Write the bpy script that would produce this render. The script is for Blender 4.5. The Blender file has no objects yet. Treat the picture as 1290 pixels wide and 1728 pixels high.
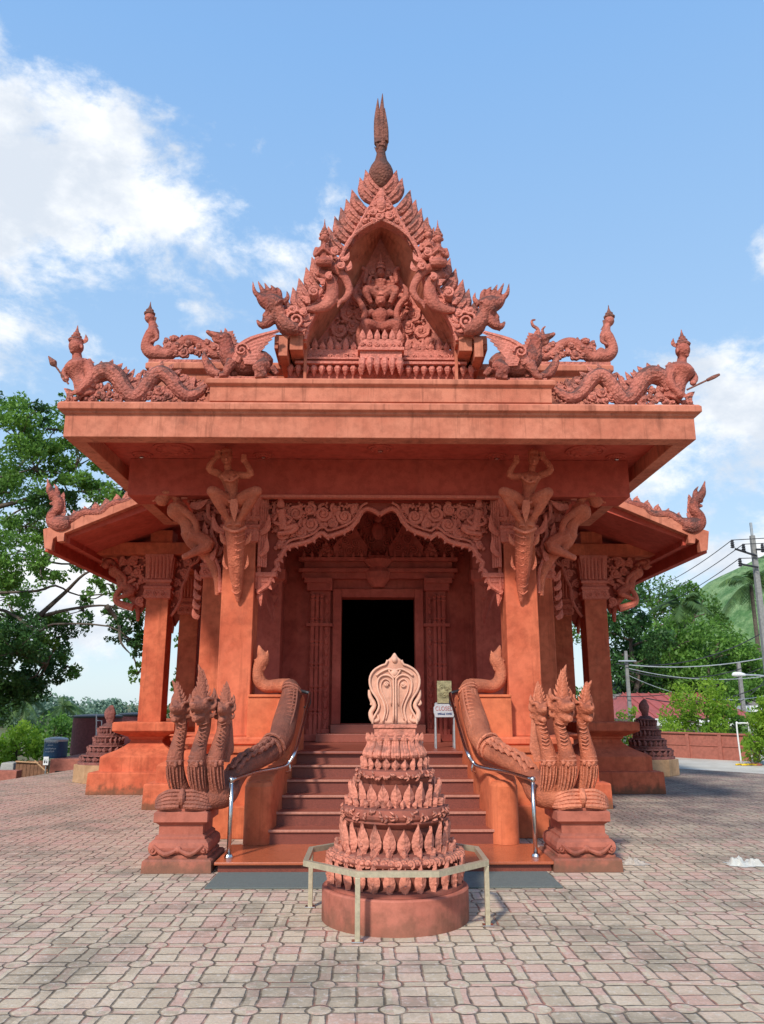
import bpy, bmesh, math, random
from mathutils import Vector, Matrix
from math import sin, cos, pi, radians, sqrt, atan2
R = random.Random(7)
scene = bpy.context.scene
COL = scene.collection
# ------------------------------------------------------------------ camera
F = 1320.0; W = 1290.0; H = 1728.0
PITCH = radians(13.8); YAW = radians(-0.82)
CAM = Vector((-0.12, 0.0, 1.5))
RM = Matrix.Rotation(YAW, 3, 'Z') @ Matrix.Rotation(radians(90) + PITCH, 3, 'X')
cd = bpy.data.cameras.new('camera'); cam = bpy.data.objects.new('camera', cd)
COL.objects.link(cam); scene.camera = cam
cam.location = CAM; cam.rotation_euler = RM.to_euler()
cd.sensor_fit = 'VERTICAL'; cd.sensor_height = 24; cd.lens = F / H * 24
cd.clip_start = 0.1; cd.clip_end = 3000
def P(px, py, Y):                    # photograph pixel -> point on the plane at depth Y
    d = RM @ Vector((px - W / 2, H / 2 - py, -F))
    return CAM + d * ((Y - CAM.y) / d.y)
def zz(py, Y): return P(645, py, Y).z
def PX(px, py, Y): return P(px, py, Y).x

# ------------------------------------------------------------------ objects
origin = {}
def tag(o, label=None, cat=None, group=None, kind=None):
    if label: o['label'] = label
    if cat: o['category'] = cat
    if group: o['group'] = group
    if kind: o['kind'] = kind
    return o
def thing(name, loc, label, cat, group=None):
    o = bpy.data.objects.new(name, None); COL.objects.link(o); o.location = loc
    o.empty_display_size = .2
    origin[o.name] = Vector(loc)
    return tag(o, label, cat, group)
def catmull(pts, sub):
    if len(pts) < 3 or sub < 2: return [tuple(p) for p in pts]
    out = []
    n = len(pts); k = len(pts[0])
    for i in range(n - 1):
        p0 = pts[max(i - 1, 0)]; p1 = pts[i]; p2 = pts[i + 1]; p3 = pts[min(i + 2, n - 1)]
        for j in range(sub):
            t = j / sub; t2 = t * t; t3 = t2 * t
            out.append(tuple(.5 * (2 * p1[c] + (p2[c] - p0[c]) * t + (2 * p0[c] - 5 * p1[c] + 4 * p2[c] - p3[c]) * t2 + (3 * p1[c] - p0[c] - 3 * p2[c] + p3[c]) * t3) for c in range(k)))
    out.append(tuple(pts[-1]))
    return out
class MB:
    def __init__(s): s.v = []; s.f = []
    def add(s, vs, fs):
        b = len(s.v); s.v += [tuple(v) for v in vs]; s.f += [tuple(b + i for i in f) for f in fs]
        return s
    def box(s, x0, x1, y0, y1, z0, z1, tx=0, ty=0):   # tx, ty: inset of the top
        v = [(x0, y0, z0), (x1, y0, z0), (x1, y1, z0), (x0, y1, z0), (x0 + tx, y0 + ty, z1), (x1 - tx, y0 + ty, z1), (x1 - tx, y1 - ty, z1), (x0 + tx, y1 - ty, z1)]
        return s.add(v, [(3, 2, 1, 0), (4, 5, 6, 7), (0, 1, 5, 4), (1, 2, 6, 5), (2, 3, 7, 6), (3, 0, 4, 7)])
    def loft(s, cx, cy, prof, hx=0, hy=0):            # square mouldings: prof = [(half extent beyond hx/hy, z)]
        v = []; f = []
        for r, z in prof:
            v += [(cx - hx - r, cy - hy - r, z), (cx + hx + r, cy - hy - r, z), (cx + hx + r, cy + hy + r, z), (cx - hx - r, cy + hy + r, z)]
        for i in range(len(prof) - 1):
            for j in range(4):
                a = i * 4 + j; b = i * 4 + (j + 1) % 4
                f.append((a, b, b + 4, a + 4))
        f.append((3, 2, 1, 0)); m = (len(prof) - 1) * 4; f.append((m, m + 1, m + 2, m + 3))
        return s.add(v, f)
    def lathe(s, cx, cy, prof, n=24, sxy=(1, 1), ph=0):
        v = []; f = []
        for r, z in prof:
            for j in range(n):
                a = 2 * pi * j / n + ph
                v.append((cx + max(r, .0005) * cos(a) * sxy[0], cy + max(r, .0005) * sin(a) * sxy[1], z))
        for i in range(len(prof) - 1):
            for j in range(n):
                a = i * n + j; b = i * n + (j + 1) % n
                f.append((a, b, b + n, a + n))
        f.append(tuple(range(n - 1, -1, -1))); m = (len(prof) - 1) * n; f.append(tuple(range(m, m + n)))
        return s.add(v, f)
    def prism(s, poly, y0, y1, axis='y'):             # poly of (x,z) extruded in y ; axis 'z': (x,y) in z ; 'x': (y,z) in x
        n = len(poly)
        ar = sum(poly[i][0] * poly[(i + 1) % n][1] - poly[(i + 1) % n][0] * poly[i][1] for i in range(n))
        if ar < 0: poly = poly[::-1]
        mk = {'y': lambda p, h: (p[0], h, p[1]), 'z': lambda p, h: (p[0], p[1], h), 'x': lambda p, h: (h, p[0], p[1])}[axis]
        v = [mk(p, y0) for p in poly] + [mk(p, y1) for p in poly]
        if axis == 'y': fr = tuple(range(n)); bk = tuple(range(2 * n - 1, n - 1, -1)); sd = [(i, i + n, (i + 1) % n + n, (i + 1) % n) for i in range(n)]
        else: fr = tuple(range(n - 1, -1, -1)); bk = tuple(range(n, 2 * n)); sd = [(i, (i + 1) % n, (i + 1) % n + n, i + n) for i in range(n)]
        return s.add(v, [fr, bk] + sd)
    def ball(s, c, r, n=12, m=8, rot=None):
        if not hasattr(r, '__len__'): r = (r, r, r)
        v = []; f = []
        for i in range(1, m):
            t = pi * i / m
            for j in range(n):
                a = 2 * pi * j / n
                q = Vector((r[0] * sin(t) * cos(a), r[1] * sin(t) * sin(a), -r[2] * cos(t)))
                if rot: q = rot @ q
                v.append(Vector(c) + q)
        q0 = Vector((0, 0, -r[2])); q1 = Vector((0, 0, r[2]))
        if rot: q0 = rot @ q0; q1 = rot @ q1
        v.append(Vector(c) + q0); v.append(Vector(c) + q1); k = len(v)
        for i in range(m - 2):
            for j in range(n):
                a = i * n + j; b = i * n + (j + 1) % n
                f.append((a, b, b + n, a + n))
        for j in range(n):
            f.append((k - 2, (j + 1) % n, j)); a = (m - 2) * n
            f.append((k - 1, a + j, a + (j + 1) % n))
        return s.add(v, f)
    def tube(s, pts, rad, n=8, sub=4, flat=1.0, up=(0, 1, 0)):   # flat: scale along 'up'
        if not hasattr(rad, '__len__'): rad = [rad] * len(pts)
        q = catmull([tuple(p) + (r,) for p, r in zip(pts, rad)], sub)
        c = [Vector(x[:3]) for x in q]; r = [max(x[3], .0006) for x in q]
        v = []; f = []; u0 = Vector(up)
        m = len(c)
        for i in range(m):
            t = (c[min(i + 1, m - 1)] - c[max(i - 1, 0)])
            if t.length < 1e-9: t = Vector((0, 0, 1))
            t.normalize()
            a = u0 - t * u0.dot(t)
            if a.length < .05: a = t.orthogonal()
            a.normalize(); b = t.cross(a)
            for j in range(n):
                w = 2 * pi * j / n
                v.append(c[i] + a * (r[i] * cos(w) * flat) + b * (r[i] * sin(w)))
        for i in range(m - 1):
            for j in range(n):
                a = i * n + j; b = i * n + (j + 1) % n
                f.append((a, b, b + n, a + n))
        f.append(tuple(range(n - 1, -1, -1))); f.append(tuple(range((m - 1) * n, m * n)))
        return s.add(v, f)
    def flame(s, base, tip, w, curl=0.25, n=6, flat=.5, up=(0, 1, 0)):   # one kanok tongue
        b = Vector(base); t = Vector(tip); d = t - b; side = Vector(up).cross(d)
        mid1 = b + d * .35 + side * curl; mid2 = b + d * .7 + side * curl * .6
        return s.tube([b, mid1, mid2, t], [w * .75, w, w * .6, w * .05], n=n, sub=3, flat=flat, up=up)
    def spiral(s, c, r, turns=1.6, ph=0, hand=1, th=.012, n=5, ax='y'):
        pts = []; rad = []
        N = int(turns * 9)
        for i in range(N + 1):
            t = i / N; a = ph + hand * turns * 2 * pi * t; rr = r * (1 - .85 * t)
            x, z = rr * cos(a), rr * sin(a)
            pts.append((c[0] + x, c[1] - th * .7 * t, c[2] + z) if ax == 'y' else (c[0], c[1] + x, c[2] + z))
            rad.append(th * (1.1 - .45 * t))
        s.tube(pts, rad, n=n, sub=1, up=(0, 1, 0) if ax == 'y' else (1, 0, 0))
        s.ball(pts[-1], th * 1.3, 6, 4)
        return s
    def build(s, name, mat, parent=None, sx=1, remesh=None, smooth=None, bevel=0, it=2, label=None, subs=0):
        off = Vector((0, 0, 0))
        if parent is not None: off = origin.get(parent.name, off)
        vs = [(v[0] * sx, v[1], v[2]) for v in s.v]
        fs = s.f if sx == 1 else [f[::-1] for f in s.f]
        if parent is None:                     # origin at the base centre
            xs = [v[0] for v in vs]; ys = [v[1] for v in vs]; zs = [v[2] for v in vs]
            off = Vector(((min(xs) + max(xs)) / 2, (min(ys) + max(ys)) / 2, min(zs)))
        vs = [(v[0] - off.x, v[1] - off.y, v[2] - off.z) for v in vs]
        me = bpy.data.meshes.new(name); me.from_pydata(vs, [], fs)
        o = bpy.data.objects.new(name, me); COL.objects.link(o)
        if remesh:
            md = o.modifiers.new('r', 'REMESH'); md.mode = 'VOXEL'; md.voxel_size = remesh
            if it:
                m2 = o.modifiers.new('s', 'SMOOTH'); m2.factor = .5; m2.iterations = it
            dg = bpy.context.evaluated_depsgraph_get()
            me2 = bpy.data.meshes.new_from_object(o.evaluated_get(dg)); me2.name = name
            o.modifiers.clear(); o.data = me2; bpy.data.meshes.remove(me); me = me2
            smooth = True if smooth is None else smooth
        if bevel:
            md = o.modifiers.new('b', 'BEVEL'); md.width = bevel; md.segments = 2; md.limit_method = 'ANGLE'; md.angle_limit = radians(50)
        if subs: md = o.modifiers.new('ss', 'SUBSURF'); md.levels = subs; md.render_levels = subs
        me.materials.clear(); me.materials.append(mat)
        if smooth: me.polygons.foreach_set('use_smooth', [True] * len(me.polygons))
        me.update()
        if parent is not None: o.parent = parent
        else: o.location = off
        origin[o.name] = off
        if label: o['label'] = label
        return o
def inpoly(x, z, poly):
    c = False; n = len(poly); j = n - 1
    for i in range(n):
        xi, zi = poly[i]; xj, zj = poly[j]
        if (zi > z) != (zj > z) and x < (xj - xi) * (z - zi) / (zj - zi + 1e-12) + xi: c = not c
        j = i
    return c
def scroll_fill(mb, poly, y, rmin, rmax, th, seed=1, tries=1500, ymid=None, leaf=True):
    rn = random.Random(seed); done = []
    xs = [p[0] for p in poly]; zs = [p[1] for p in poly]
    for k in range(tries):
        r = rmax - (rmax - rmin) * min(1, k / tries * 1.5)
        x = rn.uniform(min(xs), max(xs)); z = rn.uniform(min(zs), max(zs))
        if any((x - a) ** 2 + (z - b) ** 2 < (r + c) ** 2 * .84 for a, b, c in done): continue
        if not all(inpoly(x + r * .85 * cos(a), z + r * .85 * sin(a), poly) for a in (0, .8, 1.57, 2.4, 3.14, 3.9, 4.7, 5.5)): continue
        done.append((x, z, r)); hand = rn.choice((-1, 1)); ph = rn.uniform(0, 6.28)
        if r > rmin * 1.15: mb.spiral((x, y, z), r * .9, 1.3 + r / rmax * .5, ph, hand, th * (.7 + .5 * r / rmax))
        else: mb.ball((x, y, z), (r * .6, th, r * .6), 7, 5)
        if leaf:
            for q in range(3):
                a = ph + 2.1 * q; b = (x + r * .8 * cos(a), y, z + r * .8 * sin(a))
                a2 = a + hand * .8
                mb.flame(b, (x + r * 1.3 * cos(a2), y - th * .3, z + r * 1.3 * sin(a2)), th * 1.1, curl=hand * .15, n=5, flat=.7)
    return done
def petal_row(mb, cx, cy, r, z, n, h, w, lean=.0, th=.02, a0=0, a1=2 * pi, tipout=.02, rn=None):
    for k in range(n):
        a = a0 + (a1 - a0) * (k + .5) / n
        hh = h * (1 if rn is None else rn.uniform(.86, 1.08)); ww = w * (1 if rn is None else rn.uniform(.9, 1.05))
        ca, sa = cos(a), sin(a)
        def q(t, dr, dz): return (cx + (r + dr) * ca - t * sa, cy + (r + dr) * sa + t * ca, z + dz)
        # leaf shape: faceted front with a mid rib
        pr = [(0, .5), (.12, .55), (.28, .92), (.46, 1.0), (.66, .76), (.84, .34), (1, .0)]
        v = []; f = []
        for t, wd in pr:
            dr = lean * t * hh + tipout * t * t
            v += [q(-ww / 2 * wd, dr, t * hh), q(-ww / 4 * wd, dr + th * .6, t * hh), q(0, dr + th * (1.1 if wd > .1 else .4), t * hh), q(ww / 4 * wd, dr + th * .6, t * hh), q(ww / 2 * wd, dr, t * hh), q(0, dr - th * .6, t * hh)]
        for i in range(len(pr) - 1):
            for j in range(6):
                A = i * 6 + j; B = i * 6 + (j + 1) % 6
                f.append((A, B, B + 6, A + 6))
        f.append((5, 4, 3, 2, 1, 0))
        mb.add(v, f)
        mb.ball(q(0, lean * .3 * hh + th, .33 * hh), (ww * .13,) * 3, 6, 5)
# ------------------------------------------------------------------ materials
class NT:
    def __init__(s, name, world=False):
        if world: s.m = bpy.data.worlds.new(name)
        else: s.m = bpy.data.materials.new(name)
        s.m.use_nodes = True; s.t = s.m.node_tree; s.t.nodes.clear()
        s.out = s.t.nodes.new('ShaderNodeOutputWorld' if world else 'ShaderNodeOutputMaterial')
    def n(s, typ, ins=None, **kw):
        nd = s.t.nodes.new('ShaderNode' + typ)
        for k, v in kw.items(): setattr(nd, k, v)
        for k, v in (ins or {}).items(): s.set(nd.inputs[k], v)
        return nd
    def set(s, inp, v):
        if isinstance(v, bpy.types.NodeSocket): s.t.links.new(v, inp)
        elif isinstance(v, bpy.types.Node): s.t.links.new(v.outputs[0], inp)
        else: inp.default_value = v
    def math(s, op, a, b=None, c=None, clamp=False):
        nd = s.t.nodes.new('ShaderNodeMath'); nd.operation = op; nd.use_clamp = clamp
        s.set(nd.inputs[0], a)
        if b is not None: s.set(nd.inputs[1], b)
        if c is not None: s.set(nd.inputs[2], c)
        return nd.outputs[0]
    def noise(s, vec, scale, detail=4, rough=.55, dist=0):
        nd = s.n('TexNoise', {'Scale': scale, 'Detail': detail, 'Roughness': rough, 'Distortion': dist})
        if vec is not None: s.set(nd.inputs['Vector'], vec)
        return nd.outputs['Fac']
    def ramp(s, fac, stops):
        nd = s.n('ValToRGB', {'Fac': fac}); cr = nd.color_ramp
        while len(cr.elements) > 1: cr.elements.remove(cr.elements[-1])
        cr.elements[0].position = stops[0][0]; cr.elements[0].color = tuple(stops[0][1]) + (1,)
        for p, c in stops[1:]:
            e = cr.elements.new(p); e.color = tuple(c) + (1,)
        return nd.outputs['Color']
    def mix(s, fac, a, b, bt='MIX'):
        nd = s.n('Mix', data_type='RGBA', blend_type=bt)
        s.set(nd.inputs[0], fac)
        for i, v in ((6, a), (7, b)):
            if isinstance(v, tuple) and len(v) == 3: v = v + (1,)
            s.set(nd.inputs[i], v)
        return nd.outputs[2]
    def smooth(s, x, a, b):
        nd = s.n('MapRange', {'From Min': a, 'From Max': b}, interpolation_type='SMOOTHSTEP')
        s.set(nd.inputs['Value'], x); return nd.outputs['Result']
    def bump(s, h, strength, dist, normal=None):
        nd = s.n('Bump', {'Strength': strength, 'Distance': dist, 'Height': h})
        if normal is not None: s.set(nd.inputs['Normal'], normal)
        return nd.outputs['Normal']
    def bsdf(s, color, rough=.8, normal=None, metal=0, spec=.3, coat=0):
        nd = s.n('BsdfPrincipled', {'Roughness': rough, 'Metallic': metal, 'Specular IOR Level': spec})
        if isinstance(color, tuple): color = color + (1,) if len(color) == 3 else color
        s.set(nd.inputs['Base Color'], color)
        if normal is not None: s.set(nd.inputs['Normal'], normal)
        if coat: nd.inputs['Coat Weight'].default_value = coat
        s.t.links.new(nd.outputs[0], s.out.inputs[0]); return s.m
def clay(name, a, b, stain=(.06, .035, .03), sfrom=.55, sto=.75, samt=.5, rough=.85, mold=0, carve=0, cscale=30, fine=.35, edge=.25, drip=0, damp=0):
    if name != 'ochre_stone_block': a = (a[0] * .95, a[1] * .85, a[2] * .90); b = (b[0] * .97, b[1] * .90, b[2] * .95)
    t = NT(name); pos = t.n('NewGeometry').outputs['Position']; geo = t.n('NewGeometry')
    n1 = t.noise(pos, 1.7, 6, .6); n2 = t.noise(pos, 9, 5, .6); n3 = t.noise(pos, 60, 3, .6)
    c = t.mix(t.smooth(n1, .35, .65), a, b)
    c = t.mix(t.math('MULTIPLY', t.smooth(n2, .38, .70), .5), c, tuple(x * .6 for x in a))
    c = t.mix(t.math('MULTIPLY', t.smooth(t.noise(pos, .8, 7, .65, .6), .50, .60), .28), c, tuple(min(1, x * 1.25 + .02) for x in b))
    c = t.mix(t.math('MULTIPLY', t.smooth(n3, .55, .8), .25), c, tuple(min(1, x * 1.35 + .03) for x in b))
    if samt:
        st = t.noise(t.n('Mapping', {'Vector': pos, 'Location': (3, 1, 2), 'Scale': (1, 1, .45)}), 2.6, 8, .68)
        c = t.mix(t.math('MULTIPLY', t.smooth(st, sfrom, sto), samt), c, stain)
    if drip:
        dn = t.noise(t.n('Mapping', {'Vector': pos, 'Scale': (1, 1, .05)}), 9, 7, .7)
        c = t.mix(t.math('MULTIPLY', t.smooth(dn, .52, .66), drip), c, tuple(x * .34 for x in a))
    if damp:
        zs = t.n('SeparateXYZ', {0: pos}).outputs['Z']
        dk = t.math('SUBTRACT', 1, t.smooth(t.math('SUBTRACT', zs, t.math('MULTIPLY', n2, .35)), -.16, .02))
        c = t.mix(t.math('MULTIPLY', dk, damp), c, (.085, .07, .04))
    if edge:
        pt = geo.outputs['Pointiness']
        c = t.mix(t.math('MULTIPLY', t.smooth(pt, .505, .57), edge), c, tuple(min(1, x * 1.5 + .05) for x in b))
        c = t.mix(t.math('MULTIPLY', t.smooth(pt, .495, .44), min(1, edge * 2.2)), c, tuple(x * .35 for x in a))
    if mold:
        nz = t.n('SeparateXYZ', {0: geo.outputs['Normal']}).outputs['Z']
        mn = t.noise(pos, 6, 7, .7)
        k = t.math('MULTIPLY', t.smooth(t.math('ADD', t.math('MULTIPLY', nz, .5), t.math('MULTIPLY', mn, 1.5)), .80, 1.12), mold)
        c = t.mix(k, c, (.05, .04, .038))
        hh_ = t.noise(pos, 17, 6, .7)
        c = t.mix(t.math('MULTIPLY', t.smooth(hh_, .54, .66), mold * .5), c, (.09, .05, .04))
        k2 = t.math('MULTIPLY', t.smooth(t.noise(pos, 3.1, 6, .7), .53, .66), mold * .75)
        c = t.mix(k2, c, (.075, .05, .045))
    h = t.math('MULTIPLY', n3, fine); h = t.math('ADD', h, t.math('MULTIPLY', n2, fine * .8))
    nm = t.bump(h, .5, .012)
    if carve:
        vo = t.n('TexVoronoi', {'Vector': pos, 'Scale': cscale}, feature='F1').outputs['Distance']
        wv = t.noise(pos, cscale * .5, 2, .5, 2.5)
        nm = t.bump(t.math('ADD', t.math('MULTIPLY', vo, -1), wv), carve, .03, nm)
        c = t.mix(t.math('MULTIPLY', t.smooth(vo, .35, .75), .45 * min(1, carve)), c, tuple(x * .4 for x in a))
    return t.bsdf(c, rough, nm, spec=.25)
M = {}
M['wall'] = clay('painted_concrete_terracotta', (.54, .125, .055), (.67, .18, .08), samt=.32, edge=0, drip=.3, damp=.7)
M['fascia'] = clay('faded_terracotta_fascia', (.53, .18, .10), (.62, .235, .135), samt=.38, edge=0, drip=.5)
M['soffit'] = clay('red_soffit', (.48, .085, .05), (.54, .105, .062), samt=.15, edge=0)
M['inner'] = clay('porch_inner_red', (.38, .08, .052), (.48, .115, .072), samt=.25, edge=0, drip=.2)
M['carve'] = clay('carved_terracotta', (.44, .105, .06), (.58, .165, .095), samt=.25, edge=.4, carve=.35, cscale=26)
M['roofcarve'] = clay('weathered_roof_carving', (.36, .10, .066), (.50, .165, .105), samt=.5, sfrom=.5, sto=.68, mold=.8, edge=.45, carve=.55, cscale=28)
M['gable'] = clay('carved_gable_clay', (.44, .125, .08), (.57, .19, .125), samt=.4, mold=.4, edge=.45, carve=.35, cscale=30)
M['figure'] = clay('bracket_figure_clay', (.50, .125, .062), (.62, .185, .09), samt=.3, edge=.4, carve=.35, cscale=40)
M['spire'] = clay('blackened_spire', (.19, .07, .045), (.28, .11, .07), samt=.5, mold=.6, edge=.2, carve=.5, cscale=30)
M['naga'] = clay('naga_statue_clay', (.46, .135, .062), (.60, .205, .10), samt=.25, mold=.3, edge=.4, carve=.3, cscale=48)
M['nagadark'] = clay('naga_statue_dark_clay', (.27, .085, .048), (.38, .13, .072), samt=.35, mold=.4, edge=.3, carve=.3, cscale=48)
M['ped'] = clay('pedestal_clay', (.36, .105, .062), (.46, .15, .09), damp=.7, samt=.4, edge=.1, mold=.25)
M['stupa'] = clay('stupa_clay', (.38, .12, .07), (.53, .195, .115), samt=.5, mold=.6, edge=.6, carve=.3, cscale=36)
M['recess'] = clay('dark_carving_recess', (.34, .07, .042), (.42, .095, .055), samt=.2, edge=0)  # darker backing clay, shade behind the carving put into the colour
M['plaque'] = clay('pale_sandstone_plaque', (.62, .31, .19), (.72, .40, .26), samt=.25, mold=.2, edge=.4)
M['stupabase'] = clay('stupa_base_smooth', (.42, .135, .082), (.49, .175, .11), damp=.45, drip=.25, samt=.4, edge=0)
M['ochre'] = clay('ochre_stone_block', (.42, .25, .13), (.52, .32, .18), samt=.4, edge=0)
M['orange'] = clay('orange_stair_wall', (.56, .14, .055), (.66, .19, .075), samt=.25, edge=0, drip=.25)
M['darkstupa'] = clay('dark_small_stupa', (.20, .075, .06), (.30, .115, .085), samt=.5, mold=.5, edge=.3, carve=.4, cscale=20)
def simple(name, c, rough=.6, metal=0, var=.15, sc=20, bump=.1, spec=.4, dist=.005):
    t = NT(name); pos = t.n('NewGeometry').outputs['Position']
    n1 = t.noise(pos, sc, 5, .6); n2 = t.noise(pos, sc * .13, 5, .6)
    col = t.mix(t.smooth(n1, .3, .7), tuple(x * (1 - var) for x in c), tuple(min(1, x * (1 + var)) for x in c))
    col = t.mix(t.math('MULTIPLY', t.smooth(n2, .45, .75), .35), col, tuple(x * .6 for x in c))
    return t.bsdf(col, rough, t.bump(n1, bump, dist), metal, spec)
M['granite'] = simple('polished_red_granite', (.28, .07, .042), .42, sc=120, var=.3, bump=.02, spec=.6)
M['granite2'] = simple('polished_red_granite_landing', (.46, .115, .05), .25, sc=120, var=.25, bump=.02, spec=.6)
M['granitedark'] = simple('dark_granite_riser', (.20, .05, .032), .5, sc=120, var=.3, bump=.02, spec=.5)
M['nosing'] = simple('worn_step_nosing', (.46, .20, .14), .35, sc=60)
M['steel'] = simple('stainless_steel', (.62, .60, .57), .22, metal=1, var=.05, sc=30, bump=.03)
M['brass'] = simple('champagne_gold_metal', (.60, .52, .36), .42, metal=.55, var=.12, sc=40, bump=.05)
M['mat'] = simple('grey_rubber_mat', (.13, .145, .13), .9, sc=200, var=.3, bump=.5)
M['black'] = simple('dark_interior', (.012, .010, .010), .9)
M['white'] = simple('white_paint', (.75, .75, .74), .6, sc=40, var=.05)
M['cloth'] = simple('crumpled_white_cloth', (.50, .49, .44), .9, sc=30, var=.08, bump=.3)
M['rag'] = simple('grey_beige_rag', (.42, .36, .30), .95, sc=40, var=.2, bump=.4)
M['concrete'] = simple('grey_concrete', (.36, .35, .32), .85, sc=30, var=.12, bump=.3)
M['darkmetal'] = simple('dark_metal', (.06, .06, .065), .5, metal=.6)
M['galv'] = simple('galvanised_steel', (.42, .44, .45), .5, metal=.5)
M['wire'] = simple('black_cable', (.03, .03, .035), .7)
M['blue'] = simple('dark_blue_tank_plastic', (.012, .055, .12), .4, sc=12, spec=.4)
M['winetank'] = simple('wine_red_tank_wall', (.17, .045, .05), .7, sc=15, var=.2, bump=.2)
M['gardenwall'] = simple('terracotta_garden_wall', (.36, .12, .085), .85, sc=12, var=.15, bump=.3)
M['redroof'] = simple('red_metal_roof', (.40, .10, .09), .6, sc=6)
M['greyroof'] = simple('grey_tiled_roof', (.26, .24, .23), .85, sc=6, var=.2)
M['housewall'] = simple('pale_house_wall', (.55, .54, .50), .8, sc=6)
M['window'] = simple('dark_window_glass', (.02, .025, .03), .15, spec=.6)
M['yellow'] = simple('yellow_plastic', (.75, .50, .02), .5)
M['inkred'] = simple('red_lettering', (.40, .13, .12), .7)
M['inkblue'] = simple('dark_blue_lettering', (.03, .06, .20), .7)
M['inkwhite'] = simple('white_lettering', (.65, .68, .70), .7)
M['brownwood'] = simple('brown_board_fence', (.20, .095, .05), .8, sc=10, var=.25, bump=.3)
M['greyboard'] = simple('greyish_sign_board', (.46, .48, .50), .6, var=.08)
M['gilt'] = simple('aged_brass_plate', (.34, .30, .16), .5, metal=.4, sc=18, var=.4, bump=.4)
M['pole'] = simple('weathered_pole_concrete', (.24, .235, .22), .9, sc=12, var=.2, bump=.3)
M['bark'] = simple('tree_bark', (.11, .085, .065), .9, sc=14, var=.3, bump=.8, dist=.03)
def leafmat(name, dark, light, trans=.35):
    t = NT(name); g = t.n('NewGeometry')
    rnd = g.outputs['Random Per Island']; n = t.noise(g.outputs['Position'], .9, 3, .6)
    f = t.math('ADD', t.math('MULTIPLY', rnd, .6), t.math('MULTIPLY', t.smooth(n, .35, .65), .5), clamp=True)
    c = t.ramp(f, [(0, dark), (.6, tuple((a + b) / 2 for a, b in zip(dark, light))), (1, light)])
    d = t.n('BsdfPrincipled', {'Base Color': c, 'Roughness': .55, 'Specular IOR Level': .35})
    tr = t.n('BsdfTranslucent', {'Color': t.mix(.5, c, tuple(min(1, x * 1.8) for x in light))})
    mx = t.n('MixShader', {0: trans, 1: d.outputs[0], 2: tr.outputs[0]})
    t.t.links.new(mx.outputs[0], t.out.inputs[0]); return t.m
M['leaf'] = leafmat('broad_leaves', (.028, .08, .014), (.14, .27, .04))
M['leafdark'] = leafmat('dark_leaves', (.014, .05, .013), (.065, .16, .035), .28)
M['leafbright'] = leafmat('bright_yellow_green_leaves', (.09, .20, .015), (.28, .42, .04), .45)
M['leafmid'] = leafmat('mid_green_leaves', (.05, .125, .02), (.17, .33, .05), .35)
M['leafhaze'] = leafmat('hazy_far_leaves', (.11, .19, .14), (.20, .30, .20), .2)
M['palm'] = leafmat('palm_fronds', (.035, .085, .025), (.12, .20, .05), .3)
# ------------------------------------------------------------------ light, sky
AZ = radians(205); EL = radians(41)
sd = Vector((sin(AZ) * cos(EL), cos(AZ) * cos(EL), sin(EL)))
sl = bpy.data.lights.new('sun', 'SUN'); so = bpy.data.objects.new('sun', sl); COL.objects.link(so)
sl.energy = 4.1; sl.angle = radians(5); sl.color = (1, .94, .86)
so.rotation_euler = sd.to_track_quat('Z', 'Y').to_euler(); so.location = (-8, -12, 14)
wt = NT('World', world=True); scene.world = wt.m
sky = wt.n('TexSky', sky_type='NISHITA', sun_disc=False, sun_elevation=EL, sun_rotation=AZ, air_density=1.0, dust_density=.6, ozone_density=1.6)
tc = wt.n('TexCoord').outputs['Generated']
def sdir(px, py): return (RM @ Vector((px - W / 2, H / 2 - py, -F))).normalized()
def blob(px, py, rx, ry, soft=.5):      # elliptical cloud bank in a fixed direction of the sky
    c = sdir(px, py); ex = Vector((0, 0, 1)).cross(c).normalized(); ez = c.cross(ex)
    a = wt.n('VectorMath', {0: tc, 1: tuple(ex)}, operation='DOT_PRODUCT').outputs['Value']
    b = wt.n('VectorMath', {0: tc, 1: tuple(ez)}, operation='DOT_PRODUCT').outputs['Value']
    d = wt.n('VectorMath', {0: tc, 1: tuple(c)}, operation='DOT_PRODUCT').outputs['Value']
    a = wt.math('DIVIDE', a, rx / F); b = wt.math('DIVIDE', b, ry / F)
    r = wt.math('SQRT', wt.math('ADD', wt.math('MULTIPLY', a, a), wt.math('MULTIPLY', b, b)))
    k = wt.math('SUBTRACT', 1, r, clamp=False)
    k = wt.math('MAXIMUM', k, -1.2)
    front = wt.math('GREATER_THAN', d, 0)
    return wt.math('SUBTRACT', wt.math('MULTIPLY', wt.math('ADD', k, 1.2), front), 1.2)
cl = None
for px, py, rx, ry, w in ((20, 290, 315, 175, 1.12), (265, 372, 150, 80, .9), (-30, 570, 190, 115, .92), (1320, 740, 200, 170, 1.15), (1300, 440, 70, 80, .6), (440, 258, 45, 60, .28), (-20, 60, 60, 60, .7), (120, 980, 420, 190, .9), (300, 250, 80, 36, .3), (640, 1120, 1500, 190, .3), (460, 480, 110, 46, .32), (1250, 930, 220, 90, .7), (110, 465, 90, 30, .35), (310, 515, 80, 30, .3)):
    b = wt.math('ADD', blob(px, py, rx, ry), (w - 1) * .8)
    cl = b if cl is None else wt.math('MAXIMUM', cl, b)
wp = wt.n('Mapping', {'Vector': tc, 'Scale': (1, 1, 1.5)})
nz = wt.noise(wp, 5.5, 9, .62, .25); nz2 = wt.noise(wp, 21, 6, .65, .2)
den = wt.math('ADD', wt.math('MULTIPLY', cl, .62), wt.math('MULTIPLY', wt.math('SUBTRACT', nz, .5), 2.3))
den = wt.math('ADD', den, wt.math('MULTIPLY', wt.math('SUBTRACT', nz2, .5), .75))
dens = wt.smooth(den, -.05, .46)
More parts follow.
